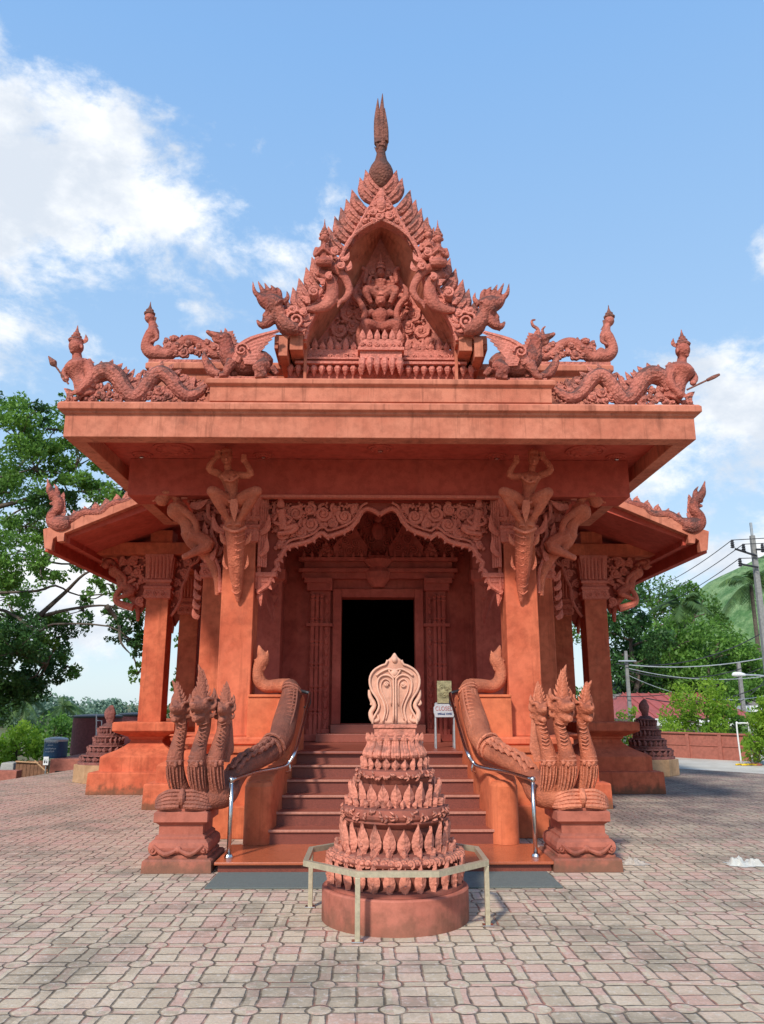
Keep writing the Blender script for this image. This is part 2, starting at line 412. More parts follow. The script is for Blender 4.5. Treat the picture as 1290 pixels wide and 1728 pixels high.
shade = wt.smooth(wt.noise(wp, 9, 6, .6), .35, .65)
ccol = wt.mix(shade, (5.6, 6.1, 6.8), (8.2, 8.3, 8.4))
el = wt.n('SeparateXYZ', {0: tc}).outputs['Z']
skyc = wt.mix(.72, sky.outputs[0], wt.ramp(wt.math('MAXIMUM', el, 0), [(0, (6.1 / 10, 7.4 / 10, 8.6 / 10)), (.12, (.50, .68, .90)), (.30, (.36, .57, .90)), (.7, (.205, .40, .80)), (1, (.15, .32, .70))]))
skyn = wt.n('VectorMath', {0: wt.ramp(wt.math('MAXIMUM', el, 0), [(0, (.66, .80, .88)), (.12, (.56, .74, .89)), (.30, (.43, .655, .92)), (.7, (.26, .505, .90)), (1, (.18, .36, .74))]), 1: (8.7, 8.7, 8.7)}, operation='MULTIPLY')
skyc = wt.mix(.75, sky.outputs[0], skyn.outputs[0])
wc = wt.mix(wt.math('MULTIPLY', dens, .97), skyc, ccol)
bg = wt.n('Background', {'Color': wc, 'Strength': .135})
wt.t.links.new(bg.outputs[0], wt.out.inputs[0])
scene.view_settings.view_transform = 'Standard'; scene.view_settings.look = 'None'; scene.view_settings.exposure = 0; scene.view_settings.gamma = 1

# ------------------------------------------------------------------ ground
def paving_material():
    t = NT('block_paving'); pos = t.n('NewGeometry').outputs['Position']
    wob = t.n('TexNoise', {'Vector': pos, 'Scale': 9, 'Detail': 2}).outputs['Color']
    p = t.n('VectorMath', {0: pos, 1: t.n('VectorMath', {0: t.n('VectorMath', {0: wob, 1: (.5, .5, .5)}, operation='SUBTRACT').outputs[0], 1: (.022, .022, 0)}, operation='MULTIPLY').outputs[0]}, operation='ADD').outputs[0]
    sp = t.n('SeparateXYZ', {0: p}); C = .37
    u = t.math('DIVIDE', sp.outputs['X'], C); v = t.math('DIVIDE', sp.outputs['Y'], C)
    def fr(x): return t.math('ABSOLUTE', t.math('SUBTRACT', t.math('FRACT', t.math('ADD', x, .5)), .5))
    a = fr(u); b = fr(v); r = t.math('SQRT', t.math('ADD', t.math('MULTIPLY', a, a), t.math('MULTIPLY', b, b)))
    RC = .185; SW = .105
    def ab(x): return t.math('ABSOLUTE', x)
    incirc = t.math('LESS_THAN', r, RC)
    dA = ab(t.math('SUBTRACT', a, SW)); dB = ab(t.math('SUBTRACT', b, SW))
    inV = t.math('LESS_THAN', a, SW); inH = t.math('LESS_THAN', b, SW)
    mA = t.math('ADD', t.math('SUBTRACT', .5, a), inH)           # centre line of the squares
    mB = t.math('ADD', t.math('SUBTRACT', .5, b), inV)
    # the squares are split by a joint at a = .5 or b = .5, half of them across the strips as well
    d = t.math('MINIMUM', t.math('MINIMUM', dA, dB), t.math('MINIMUM', mA, mB))
    d = t.math('ADD', d, incirc)
    d = t.math('MINIMUM', d, ab(t.math('SUBTRACT', r, RC)))
    ns = t.noise(pos, 14, 4, .6)
    jw = t.math('ADD', .001, t.math('MULTIPLY', ns, .026))
    joint = t.math('SUBTRACT', 1, t.smooth(t.math('SUBTRACT', d, jw), -.010, .016))
    ida = t.math('ADD', t.math('FLOOR', t.math('MULTIPLY', u, 2)), t.math('MULTIPLY', inV, .37)); idb = t.math('ADD', t.math('FLOOR', t.math('MULTIPLY', v, 2)), t.math('MULTIPLY', inH, .71))
    wn = t.n('TexWhiteNoise', {'Vector': t.n('CombineXYZ', {0: ida, 1: idb, 2: incirc})}, noise_dimensions='3D')
    rnd = wn.outputs['Value']
    c = t.ramp(rnd, [(0, (.48, .375, .26)), (.3, (.59, .465, .325)), (.62, (.65, .52, .37)), (.84, (.62, .43, .32)), (1, (.70, .60, .46))])
    big = t.noise(t.n('Mapping', {'Vector': pos, 'Location': (2, 5, 0)}), .55, 5, .6)
    pink = t.smooth(t.math('ADD', t.math('MULTIPLY', big, .62), t.math('MULTIPLY', rnd, .38)), .47, .66)
    c = t.mix(t.math('MULTIPLY', pink, .6), c, (.56, .30, .235))
    s2 = t.n('SeparateXYZ', {0: pos})
    # redder, newer blocks to the left of the temple; shade on its right side painted into the block colour
    lft = t.smooth(t.math('ADD', t.math('MULTIPLY', s2.outputs['X'], -1), t.math('MULTIPLY', big, 3)), 2.2, 5.2)
    lft = t.math('MULTIPLY', lft, t.smooth(s2.outputs['Y'], 6.8, 9.5))
    c = t.mix(t.math('MULTIPLY', lft, .55), c, (.54, .25, .19))
    st = t.noise(t.n('Mapping', {'Vector': pos, 'Location': (7, 1, 0)}), 1.1, 8, .7)
    c = t.mix(t.math('MULTIPLY', t.smooth(st, .47, .62), .62), c, (.20, .17, .12))
    rgt = t.math('MULTIPLY', t.smooth(t.math('ADD', s2.outputs['X'], t.math('MULTIPLY', st, 2.5)), 3.2, 5.0), t.smooth(t.math('ADD', s2.outputs['Y'], t.math('MULTIPLY', big, 2)), 9.4, 12.0))
    rgt = t.math('MULTIPLY', rgt, t.math('ADD', .35, t.math('MULTIPLY', t.smooth(st, .32, .58), .65)))
    c = t.mix(t.math('MULTIPLY', rgt, .8), c, (.155, .105, .095))
    fine = t.noise(pos, 55, 6, .75)
    c = t.mix(t.math('MULTIPLY', t.smooth(fine, .35, .7), .40), c, (.22, .18, .145))
    c = t.mix(t.math('MULTIPLY', t.smooth(t.noise(pos, 24, 5, .7), .52, .68), .5), c, (.66, .60, .53))
    jc = t.mix(t.smooth(t.noise(pos, 3.2, 3, .6), .50, .66), (.065, .045, .03), (.36, .12, .09))
    jv = t.math('ADD', .38, t.math('MULTIPLY', t.smooth(t.noise(pos, 7, 4, .65), .36, .58), .42))
    c = t.mix(t.math('MULTIPLY', joint, jv), c, jc)
    h = t.math('ADD', t.math('MULTIPLY', joint, -1), t.math('MULTIPLY', fine, .3))
    h = t.math('ADD', h, t.math('MULTIPLY', rnd, .25))
    return t.bsdf(c, .85, t.bump(t.noise(pos, 1.3, 3, .5), .35, .05, t.bump(h, .9, .010)), spec=.25)
M['paving'] = paving_material()
def ground_mat():
    t = NT('dry_grass_soil'); pos = t.n('NewGeometry').outputs['Position']
    c = t.mix(t.smooth(t.noise(pos, .6, 8, .7), .4, .6), (.16, .12, .07), (.09, .13, .04))
    return t.bsdf(c, .95, t.bump(t.noise(pos, 6, 6, .7), .6, .1))
M['soil'] = ground_mat()
m = MB(); m.prism([(-900, -60), (900, -60), (900, 1600), (-900, 1600)], -.60, -.45, 'z')
tag(m.build('ground', M['soil']), kind='structure')
pl = P(0, 1320, 16.5); 
m = MB(); m.prism([(-8.9, -8), (14, -8), (14, 12.0), (7.3, 19.6), (6.3, 30), (-3, 30), (-7.0, 20.2), (-7.55, 16.9), (-8.3, 14.0)], -.45, 0, 'z')
tag(m.build('paved_forecourt', M['paving']), kind='structure')
t = NT('pale_concrete_road'); pos = t.n('NewGeometry').outputs['Position']
t.bsdf(t.mix(t.smooth(t.noise(pos, .8, 8, .7), .35, .65), (.44, .40, .33), (.58, .54, .46)), .9, t.bump(t.noise(pos, 20, 5, .6), .4, .01))
M['road'] = t.m
m = MB(); m.prism([(14, 12.03), (60, -10), (60, 60), (4, 60), (6.3, 30), (7.33, 19.62)], -.45, -.03, 'z')
tag(m.build('concrete_road', M['road']), kind='structure')

# ------------------------------------------------------------------ temple
T = thing('temple', (0, 14, 0), 'ornate terracotta red temple porch with carved pointed gable, naga roof edges and dark open doorway', 'temple')
def both(fn):                       # build left then right, mirrored
    for sx in (1, -1): fn(sx)
# platform and floor
m = MB(); m.box(-3.0, 3.0, 13.2, 22, 0, .95); m.box(-1.66, 1.66, 10.75, 12.64, 0, .90)
m.build('platform', M['wall'], T, bevel=.01)
m = MB(); m.box(-1.7, 1.7, 10.05, 13.5, .905, .935); m.box(-.95, .95, 12.35, 12.84, .936, 1.06); m.box(-.74, .74, 12.6, 13.0, 1.06, 1.19)
m.build('porch_floor', M['granite'], T, bevel=.006)
# hall wall with doorway
YW = 12.85
m = MB(); m.box(-2.25, -.6, YW, YW + .25, .93, 4.9); m.box(.6, 2.25, YW, YW + .25, .93, 4.9); m.box(-.6, .6, YW, YW + .25, 3.2, 4.9)
m.box(-2.25, -2.0, YW + .25, 22, .0, 5.2); m.box(2.0, 2.25, YW + .25, 22, 0, 5.2); m.box(-2.0, 2.0, 21.75, 22, .0, 5.2)
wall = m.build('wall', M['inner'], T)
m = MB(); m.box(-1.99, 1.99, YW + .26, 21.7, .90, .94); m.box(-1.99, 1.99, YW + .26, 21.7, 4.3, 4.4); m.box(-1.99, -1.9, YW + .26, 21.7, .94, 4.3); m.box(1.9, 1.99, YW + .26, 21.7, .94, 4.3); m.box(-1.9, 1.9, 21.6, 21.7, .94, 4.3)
m.build('dark_interior', M['black'], T)  # room lining near black, the unlit room's darkness put into the colour
m = MB()
for s in (-1, 1): m.box(min(s * .6, s * .74), max(s * .6, s * .74), YW - .07, YW + .02, 1.19, 3.34)
m.box(-.599, .599, YW - .07, YW + .02, 3.2, 3.34)
m.box(-.62, .62, YW - .02, YW + .27, 1.10, 1.20)
m.build('door_frame', M['inner'], T, bevel=.008)
# carved door jambs
def jamb(sx):
    m = MB()
    m.box(-1.10, -.78, YW - .10, YW, .94, 3.36)
    for x, r in ((-1.06, .035), (-.99, .032), (-.92, .028)):
        pr = [(r * 1.3, 1.02), (r, 1.1)]
        z = 1.1
        while z < 3.2:
            pr += [(r, z + .22), (r * 1.35, z + .25), (r * .8, z + .28), (r * 1.35, z + .31), (r, z + .34)]; z += .36
        m.lathe(x, YW - .12, pr, 8)
    for k in range(13):
        z = 1.15 + k * .165
        m.ball((-.835, YW - .11, z), (.035, .025, .05), 6, 5); m.flame((-.87, YW - .11, z + .05), (-.80, YW - .12, z + .12), .02)
    m.box(-1.16, -.74, YW - .16, YW - .003, .94, 1.04); m.box(-1.13, -.76, YW - .13, YW - .003, 1.04, 1.12)
    m.box(-1.16, -.74, YW - .16, YW - .003, 2.72, 2.77); m.box(-1.16, -.75, YW - .18, YW - .003, 3.3, 3.42); m.box(-1.2, -.75, YW - .22, YW - .003, 3.42, 3.50)
    m.build('door_jamb', M['inner'], T, sx)
both(jamb)
m = MB()
m.box(-1.25, 1.25, YW - .14, YW, 3.50, 3.60); m.box(-1.3, 1.3, YW - .20, YW, 3.60, 3.66); m.box(-1.22, 1.22, YW - .12, YW, 3.66, 3.78); m.box(-1.3, 1.3, YW - .22, YW, 3.78, 3.84)
for k in range(19): m.flame((-1.22 + k * .1355, YW - .2, 3.84), (-1.22 + k * .1355, YW - .2, 3.94), .03, curl=0)
m.lathe(0, YW - .1, [(.10, 3.36), (.20, 3.5), (.22, 3.6), (.16, 3.68), (.26, 3.8), (.2, 3.86)], 14)
def leafpan(cx, zb, w, h):
    m.prism([(cx - w, zb), (cx + w, zb), (cx + w * 1.05, zb + h * .25), (cx + w * .62, zb + h * .5), (cx + w * .25, zb + h * .8), (cx, zb + h), (cx - w * .25, zb + h * .8), (cx - w * .62, zb + h * .5), (cx - w * 1.05, zb + h * .25)], YW - .17, YW - .02)
    scroll_fill(m, [(cx - w, zb), (cx + w, zb), (cx + w * .6, zb + h * .5), (cx, zb + h * .9), (cx - w * .6, zb + h * .5)], YW - .18, w * .16, w * .34, .012, seed=int(cx * 10) + 50, tries=250)
    for sg in (-1, 1):
        for q in range(4):
            f = q / 4; m.flame((cx + sg * w * (1.0 - f * .85), YW - .1, zb + h * (.2 + f * .7)), (cx + sg * w * (1.12 - f * .85), YW - .1, zb + h * (.38 + f * .7)), .025, curl=0)
leafpan(-.46, 3.86, .27, .66); leafpan(.46, 3.86, .27, .66); leafpan(-.86, 3.86, .12, .26); leafpan(.86, 3.86, .12, .26)
scroll_fill(m, [(-1.7, 3.9), (1.7, 3.9), (1.7, 4.7), (-1.7, 4.7)], YW - .01, .05, .11, .018, seed=9, tries=900)
m.ball((0, YW - .12, 4.3), (.12, .08, .16)); m.ball((0, YW - .14, 4.5), .07); m.lathe(0, YW - .14, [(.07, 4.53), (.04, 4.6), (.005, 4.72)], 8)
m.build('door_lintel', M['inner'], T)
# ---- columns
def pedestal(m, cx, cy, hx, hy, z1=1.19, e=1.0):
    m.loft(cx, cy, [(.62 * e, 0), (.61 * e, .34), (.60 * e, .36), (.47 * e, .37), (.47 * e, .60), (.45 * e, .62), (.40 * e, .65), (.26 * e, .71), (.16 * e, .77), (.09 * e, .83), (.07 * e, .88), (.10 * e, .90), (.11 * e, .93), (.20 * e, .97), (.31 * e, 1.02), (.34 * e, 1.04), (.34 * e, z1 - .02), (.32 * e, z1)], hx, hy)
def capital(m, cx, cy, hx, hy, z0=3.38, z1=4.27):
    m.loft(cx, cy, [(.0, z0), (.035, z0 + .02), (.035, z0 + .19), (.05, z0 + .2), (.05, z0 + .24), (.015, z0 + .26), (.015, z0 + .30), (.045, z0 + .32), (.045, z0 + .36), (.01, z0 + .39), (.01, z1 - .35), (.035, z1 - .12), (.055, z1 - .05), (.055, z1)], hx, hy)
    for fx, fy, ax in ((0, -1, 0), (-1, 0, 1), (1, 0, 1)):
        n = 6
        for k in range(n):
            q = -1 + 2 * (k + .5) / n
            if ax == 0: b = (cx + q * hx * .98, cy - hy - .02)
            else: b = (cx + fx * (hx + .02), cy + q * hy * .98)
            m.tube([(b[0], b[1], z0 + .39), (b[0], b[1] , z1 - .35), (b[0] * 1 + fx * .02, b[1] + fy * .02, z1 - .05)], [.03, .027, .035], n=6, sub=2)
            if k % 2 == 0: 
                m.spiral((b[0], b[1] - .015, z0 + .10), .06, 1.3, 0, 1 if q < 0 else -1, .013)
def col_front(sx):
    cx = -1.895
    m = MB(); m.box(-2.11, -1.68, 10.40, 10.85, 1.10, 4.27)
    c = m.build('column', M['wall'], T, sx, bevel=.012)
    m = MB(); m.loft(-1.895, 10.62, [(.42, 0), (.42, .34), (.36, .36), (.36, .60), (.33, .63), (.20, .70), (.10, .80), (.10, .90), (.22, .98), (.30, 1.02), (.30, 1.08), (.28, 1.10)], .215, .225)
    m.build('base', M['wall'], c, sx, bevel=.008)
    m = MB(); capital(m, cx, 10.625, .22, .22, 3.62, 4.27)
    m.build('capital', M['carve'], c, sx)
    m = MB()                        # fluted pilaster and brackets on the inner face behind the figure
    for k in range(4): m.tube([(-1.63 + k * .025, 10.42 + k * .03, 4.27), (-1.63 + k * .025, 10.42 + k * .03, 3.3)], .022, n=6, sub=1)
    m.flame((-1.62, 10.4, 3.75), (-1.50, 10.3, 4.0), .05, curl=.2); m.flame((-1.62, 10.4, 3.45), (-1.52, 10.3, 3.7), .045, curl=.2)
    m.flame((-2.1, 10.35, 3.75), (-2.26, 10.3, 4.0), .05, curl=-.2)
    m.build('corner_scroll', M['carve'], c, sx)
    caryatid(c, sx); side_bracket(c, sx)
def col_second(sx):
    m = MB(); m.box(-2.87, -2.44, 12.75, 13.2, 1.0, 4.3)
    c = m.build('column', M['wall'], T, sx, bevel=.012)
    m = MB(); pedestal(m, -2.655, 12.975, .215, .225, 1.05, .95); m.build('base', M['wall'], c, sx, bevel=.008)
    m = MB(); capital(m, -2.655, 12.975, .22, .22, 3.5, 4.27)
    for k in range(5): m.flame((-2.9, 12.8 - .01 * k, 3.5 - k * .16), (-3.02, 12.8, 3.66 - k * .16), .05, curl=-.2)
    m.build('capital', M['carve'], c, sx)
def col_wing(sx):
    for i, (x, y) in enumerate(((-4.14, 14.75), (-4.14, 17.4), (-4.14, 20.2), (-3.05, 16.2), (-3.05, 19))):
        m = MB(); m.box(x - .21, x + .21, y, y + .42, 1.1, 4.75)
        c = m.build('column', M['wall'], T, sx, bevel=.012)
        m = MB(); pedestal(m, x, y + .21, .21, .21, 1.19, 1.0 if i < 3 else .4); m.build('base', M['wall'], c, sx, bevel=.008)
        m = MB(); capital(m, x, y + .21, .215, .215, 3.42, 4.27); m.build('capital', M['carve'], c, sx)
        if i < 3: wing_bracket(c, sx, y - 14.75)
def pilaster(sx):
    m = MB(); m.box(-1.98, -1.54, 12.45, YW - .002, .93, 4.3)
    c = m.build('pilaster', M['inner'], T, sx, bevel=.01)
    m = MB(); m.loft(-1.76, 12.66, [(.09, .93), (.09, 1.1), (.05, 1.13), (.05, 1.22), (.02, 1.25), (.0, 1.3)], .22, .2); m.build('pilaster_foot', M['inner'], c, sx)
    m = MB(); m.loft(-1.76, 12.66, [(0, 3.4), (.05, 3.45), (.05, 3.6), (.02, 3.62), (.02, 4.0), (.08, 4.2), (.08, 4.3)], .22, .2)
    m.build('pilaster_head', M['inner'], c, sx)
# ---- bracket figures (half woman half serpent, hands raised to the roof)
def caryatid(c, sx):
    def q(x, y, dy=0):
        Y = 10.36 - max(0, 1010 - y) / 250 * .62 - dy
        return P(x, y, Y)
    m = MB()
    m.tube([q(402, 1016), q(401, 990), q(399, 960), q(398, 925), q(397, 900), q(396, 880), q(395, 866)], [.02, .07, .10, .12, .13, .13, .08], n=12)
    m.tube([q(394, 856), q(393, 846), q(391, 828), q(389, 812), q(388, 802), q(387, 794)], [.09, .12, .085, .11, .145, .07], n=12)          # torso
    m.tube([q(387, 798), q(384, 784)], .05, n=8, sub=1); m.ball(q(383, 772, .03), (.075, .08, .10)); m.ball(q(383, 762, .0), (.08, .08, .06))
    m.ball(q(382, 775, .11), (.018, .02, .025), 6, 5)                                                                    # nose
    m.ball(q(382, 781, .095), (.028, .012, .009), 6, 5)
    for a, b, d_ in (((372, 800), (353, 790), (368, 768)), ((402, 802), (424, 800), (412, 775))):
        m.tube([q(*a), q(*b, .06), q(*d_, .02)], [.055, .045, .035], n=8); m.ball(q(*d_, .03), (.045, .04, .055))
        for j in range(4): m.tube([q(d_[0] - 3 + 2 * j, d_[1], .05), q(d_[0] - 3 + 2 * j, d_[1] - 9, .05)], .013, n=5, sub=1)
    for kx, s_ in ((358, -1), (434, 1)):                                                                                   # folded legs
        m.tube([q(394 + s_ * 6, 850), q(394 + s_ * 20, 838, .12), q(kx, 828, .20)], [.085, .085, .07], n=10); m.ball(q(kx, 829, .19), .07)
        m.tube([q(kx, 829, .19), q((kx + 395) / 2 + s_ * 4, 855, .14), q(395 + s_ * 9, 878, .09), q(395 + s_ * 7, 888, .12)], [.065, .062, .042, .045], n=10)
    for k in range(2): m.ball(q(382 + 11 * k, 808, .12), (.04, .03, .04))
    m.build('bracket_figure', M['figure'], c, sx, remesh=.0105, it=1)
    m = MB()                                                                                                              # loincloth, belt and scale rings
    m.flame(q(395, 842, .14), q(396, 880, .17), .06, curl=0, flat=.4); m.tube([q(376, 840, .06), q(394, 848, .15), q(413, 840, .06)], .02, n=5); m.tube([q(378, 890, .05), q(396, 897, .15), q(415, 890, .05)], .024, n=5); m.tube([q(374, 802, .1), q(389, 812, .15), q(403, 803, .1)], .014, n=5)
    for k in range(9):
        y = 900 + k * 12; w = 15 - k * .9
        m.tube([q(399 - w, y, .03), q(399, y + 6, .135 - k * .009), q(399 + w, y, .03)], .008, n=5)
        m.ball(q(399, y + 4, .13 - k * .009), .014, 6, 4)
    for s_ in (-1, 1):
        m.flame(q(398 + s_ * 14, 918, 0), q(398 + s_ * 26, 898, .0), .035, curl=s_ * .15)
        m.flame(q(398 + s_ * 14, 960, 0), q(398 + s_ * 20, 936, .0), .022, curl=s_ * .15)
    m.build('loincloth', M['figure'], c, sx)
def sidefig(c, sx, q, sc, mt):
    """profile figure leaning out from the column: q maps local (u outwards, v up) to the world"""
    m = MB()
    m.tube([q(.05, 0), q(.06, .18), q(.14, .36), q(.26, .50), q(.30, .60)], [.03 * sc, .05 * sc, .07 * sc, .10 * sc, .12 * sc], n=10)
    m.tube([q(.30, .60), q(.34, .70), q(.42, .80), q(.46, .86)], [.11 * sc, .09 * sc, .13 * sc, .07 * sc], n=10)
    m.ball(q(.55, .90), (.085 * sc, .08 * sc, .085 * sc)); m.ball(q(.51, .955), (.09 * sc, .08 * sc, .05 * sc)); m.ball(q(.63, .885), .02 * sc, 6, 5)
    m.tube([q(.42, .83, .09), q(.26, .70, .14), q(.22, .58, .12)], [.05 * sc, .045 * sc, .035 * sc], n=8); m.ball(q(.22, .57, .12), .04 * sc, 8, 6)
    m.tube([q(.40, .86, -.04), q(.50, .98, -.04), q(.62, .985, -.02)], [.05 * sc, .04 * sc, .035 * sc], n=8)
    m.tube([q(.28, .56, .06), q(.12, .46, .12), q(.24, .38, .14), q(.34, .34, .1)], [.09 * sc, .08 * sc, .05 * sc, .035 * sc], n=8)
    m.build('bracket_figure', mt, c, sx, remesh=.014 * sc, it=2)
def side_bracket(c, sx):
    B = P(377, 1005, 10.55); E = P(258, 824, 10.40)
    def q(u, v, d=0): return Vector((B.x + (E.x - B.x) * u / .62 * .98, 10.55 - .12 * v - d, B.z + (E.z - B.z) * v))
    sidefig(c, sx, q, 1.15, M['figure'])
    m = MB()
    pg = [(P(x, y, 10.6).x, P(x, y, 10.6).z) for x, y in ((312, 832), (372, 832), (378, 990), (368, 985), (352, 930), (338, 895))]
    scroll_fill(m, pg, 10.6, .045, .10, .026, seed=5, tries=700)
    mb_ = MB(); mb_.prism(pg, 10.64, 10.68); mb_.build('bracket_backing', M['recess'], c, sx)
    # stepped moulding following the bracket
    m.tube([P(372, 1000, 10.52), P(370, 960, 10.5), P(362, 940, 10.5), P(366, 920, 10.5), P(358, 900, 10.5), P(360, 880, 10.5), P(352, 872, 10.5), P(352, 850, 10.5)], .028, n=6, sub=2)
    for a, b in (((335, 915), (345, 880)), ((326, 895), (358, 905)), ((345, 945), (365, 925)), ((322, 852), (352, 842)), ((312, 842), (300, 828))): m.flame(P(*a, 10.48), P(*b, 10.44), .06, curl=.2)
    m.build('bracket_foliage', M['carve'], c, sx)
def wing_bracket(c, sx, dy):
    B = P(238, 1048, 14.9); E = P(168, 940, 14.8)
    def q(u, v, d=0): return Vector((B.x + (E.x - B.x) * u / .62, 14.93 + dy - d, B.z + (E.z - B.z) * v))
    sidefig(c, sx, q, 1.0, M['carve'])
    m = MB(); pg = [(P(x, y, 14.95).x, P(x, y, 14.95).z) for x, y in ((196, 938), (247, 938), (247, 1020), (238, 1035), (222, 1000), (212, 975))]
    if dy == 0:
        scroll_fill(m, pg, 14.9, .05, .11, .028, seed=8, tries=400)
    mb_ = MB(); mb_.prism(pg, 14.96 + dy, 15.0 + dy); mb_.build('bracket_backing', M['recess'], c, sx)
    m.tube([q(.1, .2, .1), q(.34, .3, .1), q(.30, .5, .1), q(.1, .66, .1)], [.07, .06, .05, .03], n=8)
    m.build('bracket_foliage', M['carve'], c, sx)
both(col_front); both(col_second); both(col_wing); both(pilaster)
# ---- beams and ceiling
m = MB(); m.box(-3.45, 3.45, 10.36, 10.88, 4.27, 4.8)
for s in (-1, 1): m.box(min(s * 2.42, s * 2.9), max(s * 2.42, s * 2.9), 10.884, 13.3, 4.272, 4.8)
m.build('beam', M['soffit'], T, bevel=.01)
m = MB(); m.box(-1.66, 1.66, 10.325, 10.42, 4.235, 4.275)
m.build('beam_lip', M['carve'], T)
m = MB(); m.box(-3.6, 3.6, 9.0, 13.6, 4.8, 4.86)
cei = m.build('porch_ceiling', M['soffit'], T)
for px, py, r in ((293, 757, .27), (250, 777, .14), (448, 774, .14), (637, 756, .17)):
    def ros(sx, px=px, py=py, r=r):
        if px == 637 and sx == -1: return
        d = (RM @ Vector((px - W / 2, H / 2 - py, -F))).normalized(); k = (4.8 - 1.5) / d.z; p = CAM + d * k; y = min(p.y, 10.19)
        x = 0 if px == 637 else p.x
        m = MB(); m.lathe(x, y, [(r, 4.8), (r, 4.785), (r * .85, 4.775), (r * .8, 4.79), (r * .5, 4.78), (r * .3, 4.765)], 24)
        for k in range(12): m.ball((x + r * .66 * cos(k * pi / 6), y + r * .66 * sin(k * pi / 6), 4.782), (r * .14, r * .14, .014), 6, 5)
        ro = m.build('ceiling_rosette', M['soffit'], T, sx, smooth=False)
        if r < .2:
            m = MB(); m.lathe(x, y, [(.035, 4.768), (.035, 4.748), (.022, 4.74)], 12); m.build('downlight', M['steel'], ro, sx)
    both(ros)
# ---- roof edges
XO = 3.80
m = MB()
for a in ((-XO, XO, 8.90, 9.12), (-XO, XO, 13.4, 13.62)): m.box(a[0], a[1], a[2], a[3], 4.60, 4.89)
for s in (-1, 1): m.box(min(s * XO, s * (XO - .2)), max(s * XO, s * (XO - .2)), 9.122, 13.398, 4.602, 4.89)
m.loft(0, 11.26, [(-.012, 4.87), (.03, 4.895), (.03, 4.915), (.075, 4.93), (.075, 5.0), (.05, 5.03)], XO, 2.36)
roof = m.build('porch_roof', M['fascia'], T, bevel=.008)
m = MB(); m.loft(0, 11.15, [(-.08, 5.03), (-.08, 5.085), (0, 5.09), (0, 5.28), (.045, 5.31), (.045, 5.36), (.02, 5.385)], 2.10, 2.18)
m.build('upper_roof_tier', M['fascia'], T, bevel=.008)
m = MB(); m.loft(0, 11.4, [(-.1, 5.03), (-.05, 5.05), (-.05, 5.82), (.03, 5.88), (.03, 5.95), (0, 5.98)], PX(1030, 603, 9.8), 1.6)
m.build('rear_roof_tier', M['fascia'], T, bevel=.008)
# ---- side wing roofs
def wing(sx):
    Y0 = 13.2
    tr = [(73, 893), (75, 925), (87, 928), (90, 909), (96, 905), (97, 914), (108, 913), (109, 900), (228, 852), (300, 824), (300, 812), (228, 841)]
    pg = [(P(x, y, Y0).x, P(x, y, Y0).z) for x, y in tr]
    a = P(73, 893, Y0); sl = (P(228, 841, Y0).z - a.z) / (P(228, 841, Y0).x - a.x)
    m = MB(); m.prism(pg, Y0, Y0 + .14)
    m.prism([(a.x + .02, a.z - .02), (-1.9, a.z + sl * (-1.9 - a.x)), (-1.9, a.z + sl * (-1.9 - a.x) - .1), (a.x + .02, a.z - .12)], Y0 + .142, 22.4)
    r = m.build('side_roof', M['fascia'], T, sx, bevel=.006)
    m = MB(); m.box(a.x + .01, a.x + .14, Y0 + .144, 22.4, a.z - .36, a.z - .13)
    m.box(a.x + .32, a.x + .42, Y0 + .145, 22.2, a.z - .22, a.z - .0)
    m.box(a.x + .14, a.x + .32, Y0 + .146, 22.2, a.z - .16, a.z - .12)
    m.build('eave_board', M['soffit'], r, sx)
    m = MB(); m.prism([(a.x + .42, a.z - .02 + sl * .42), (-1.9, a.z + sl * (-1.9 - a.x) - .105), (-1.9, a.z + sl * (-1.9 - a.x) - .19), (a.x + .42, a.z - .12)], Y0 + .143, 22.2)
    m.build('sloping_soffit', M['soffit'], r, sx)
    m = MB()
    for y in (14.7, 17.35, 20.15): m.box(-5.62, -2.3, y, y + .5, 4.272, 4.50)
    m.box(-4.3, -3.95, 15.204, 17.3, 4.3, 4.52); m.box(-4.3, -3.95, 17.9, 20.1, 4.3, 4.52)
    m.build('cross_beam', M['wall'], T, sx, bevel=.008)
    # downlights under the slope
    for x, y in ((140, 897), (222, 866)):
        p = P(x, y, 13.75); m = MB(); m.lathe(p.x, 13.75, [(.05, p.z + .02), (.05, p.z - .03), (.03, p.z - .04)], 12); m.build('downlight', M['steel'], r, sx)
    # carved infill between the wing columns and the hall
    pg = [(P(x, y, 14.9).x, P(x, y, 14.9).z) for x, y in ((288, 938), (338, 938), (333, 948), (322, 955), (316, 975), (308, 990), (306, 1010), (296, 1030), (288, 1040))]
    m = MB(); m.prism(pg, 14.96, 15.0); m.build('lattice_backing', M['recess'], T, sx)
    m = MB(); scroll_fill(m, pg, 14.93, .04, .10, .026, seed=3, tries=400)
    m.tube([(x, 14.9, z) for x, z in pg[1:]], .03, n=6, sub=2)
    m.build('lattice_bracket', M['carve'], T, sx)
both(wing)
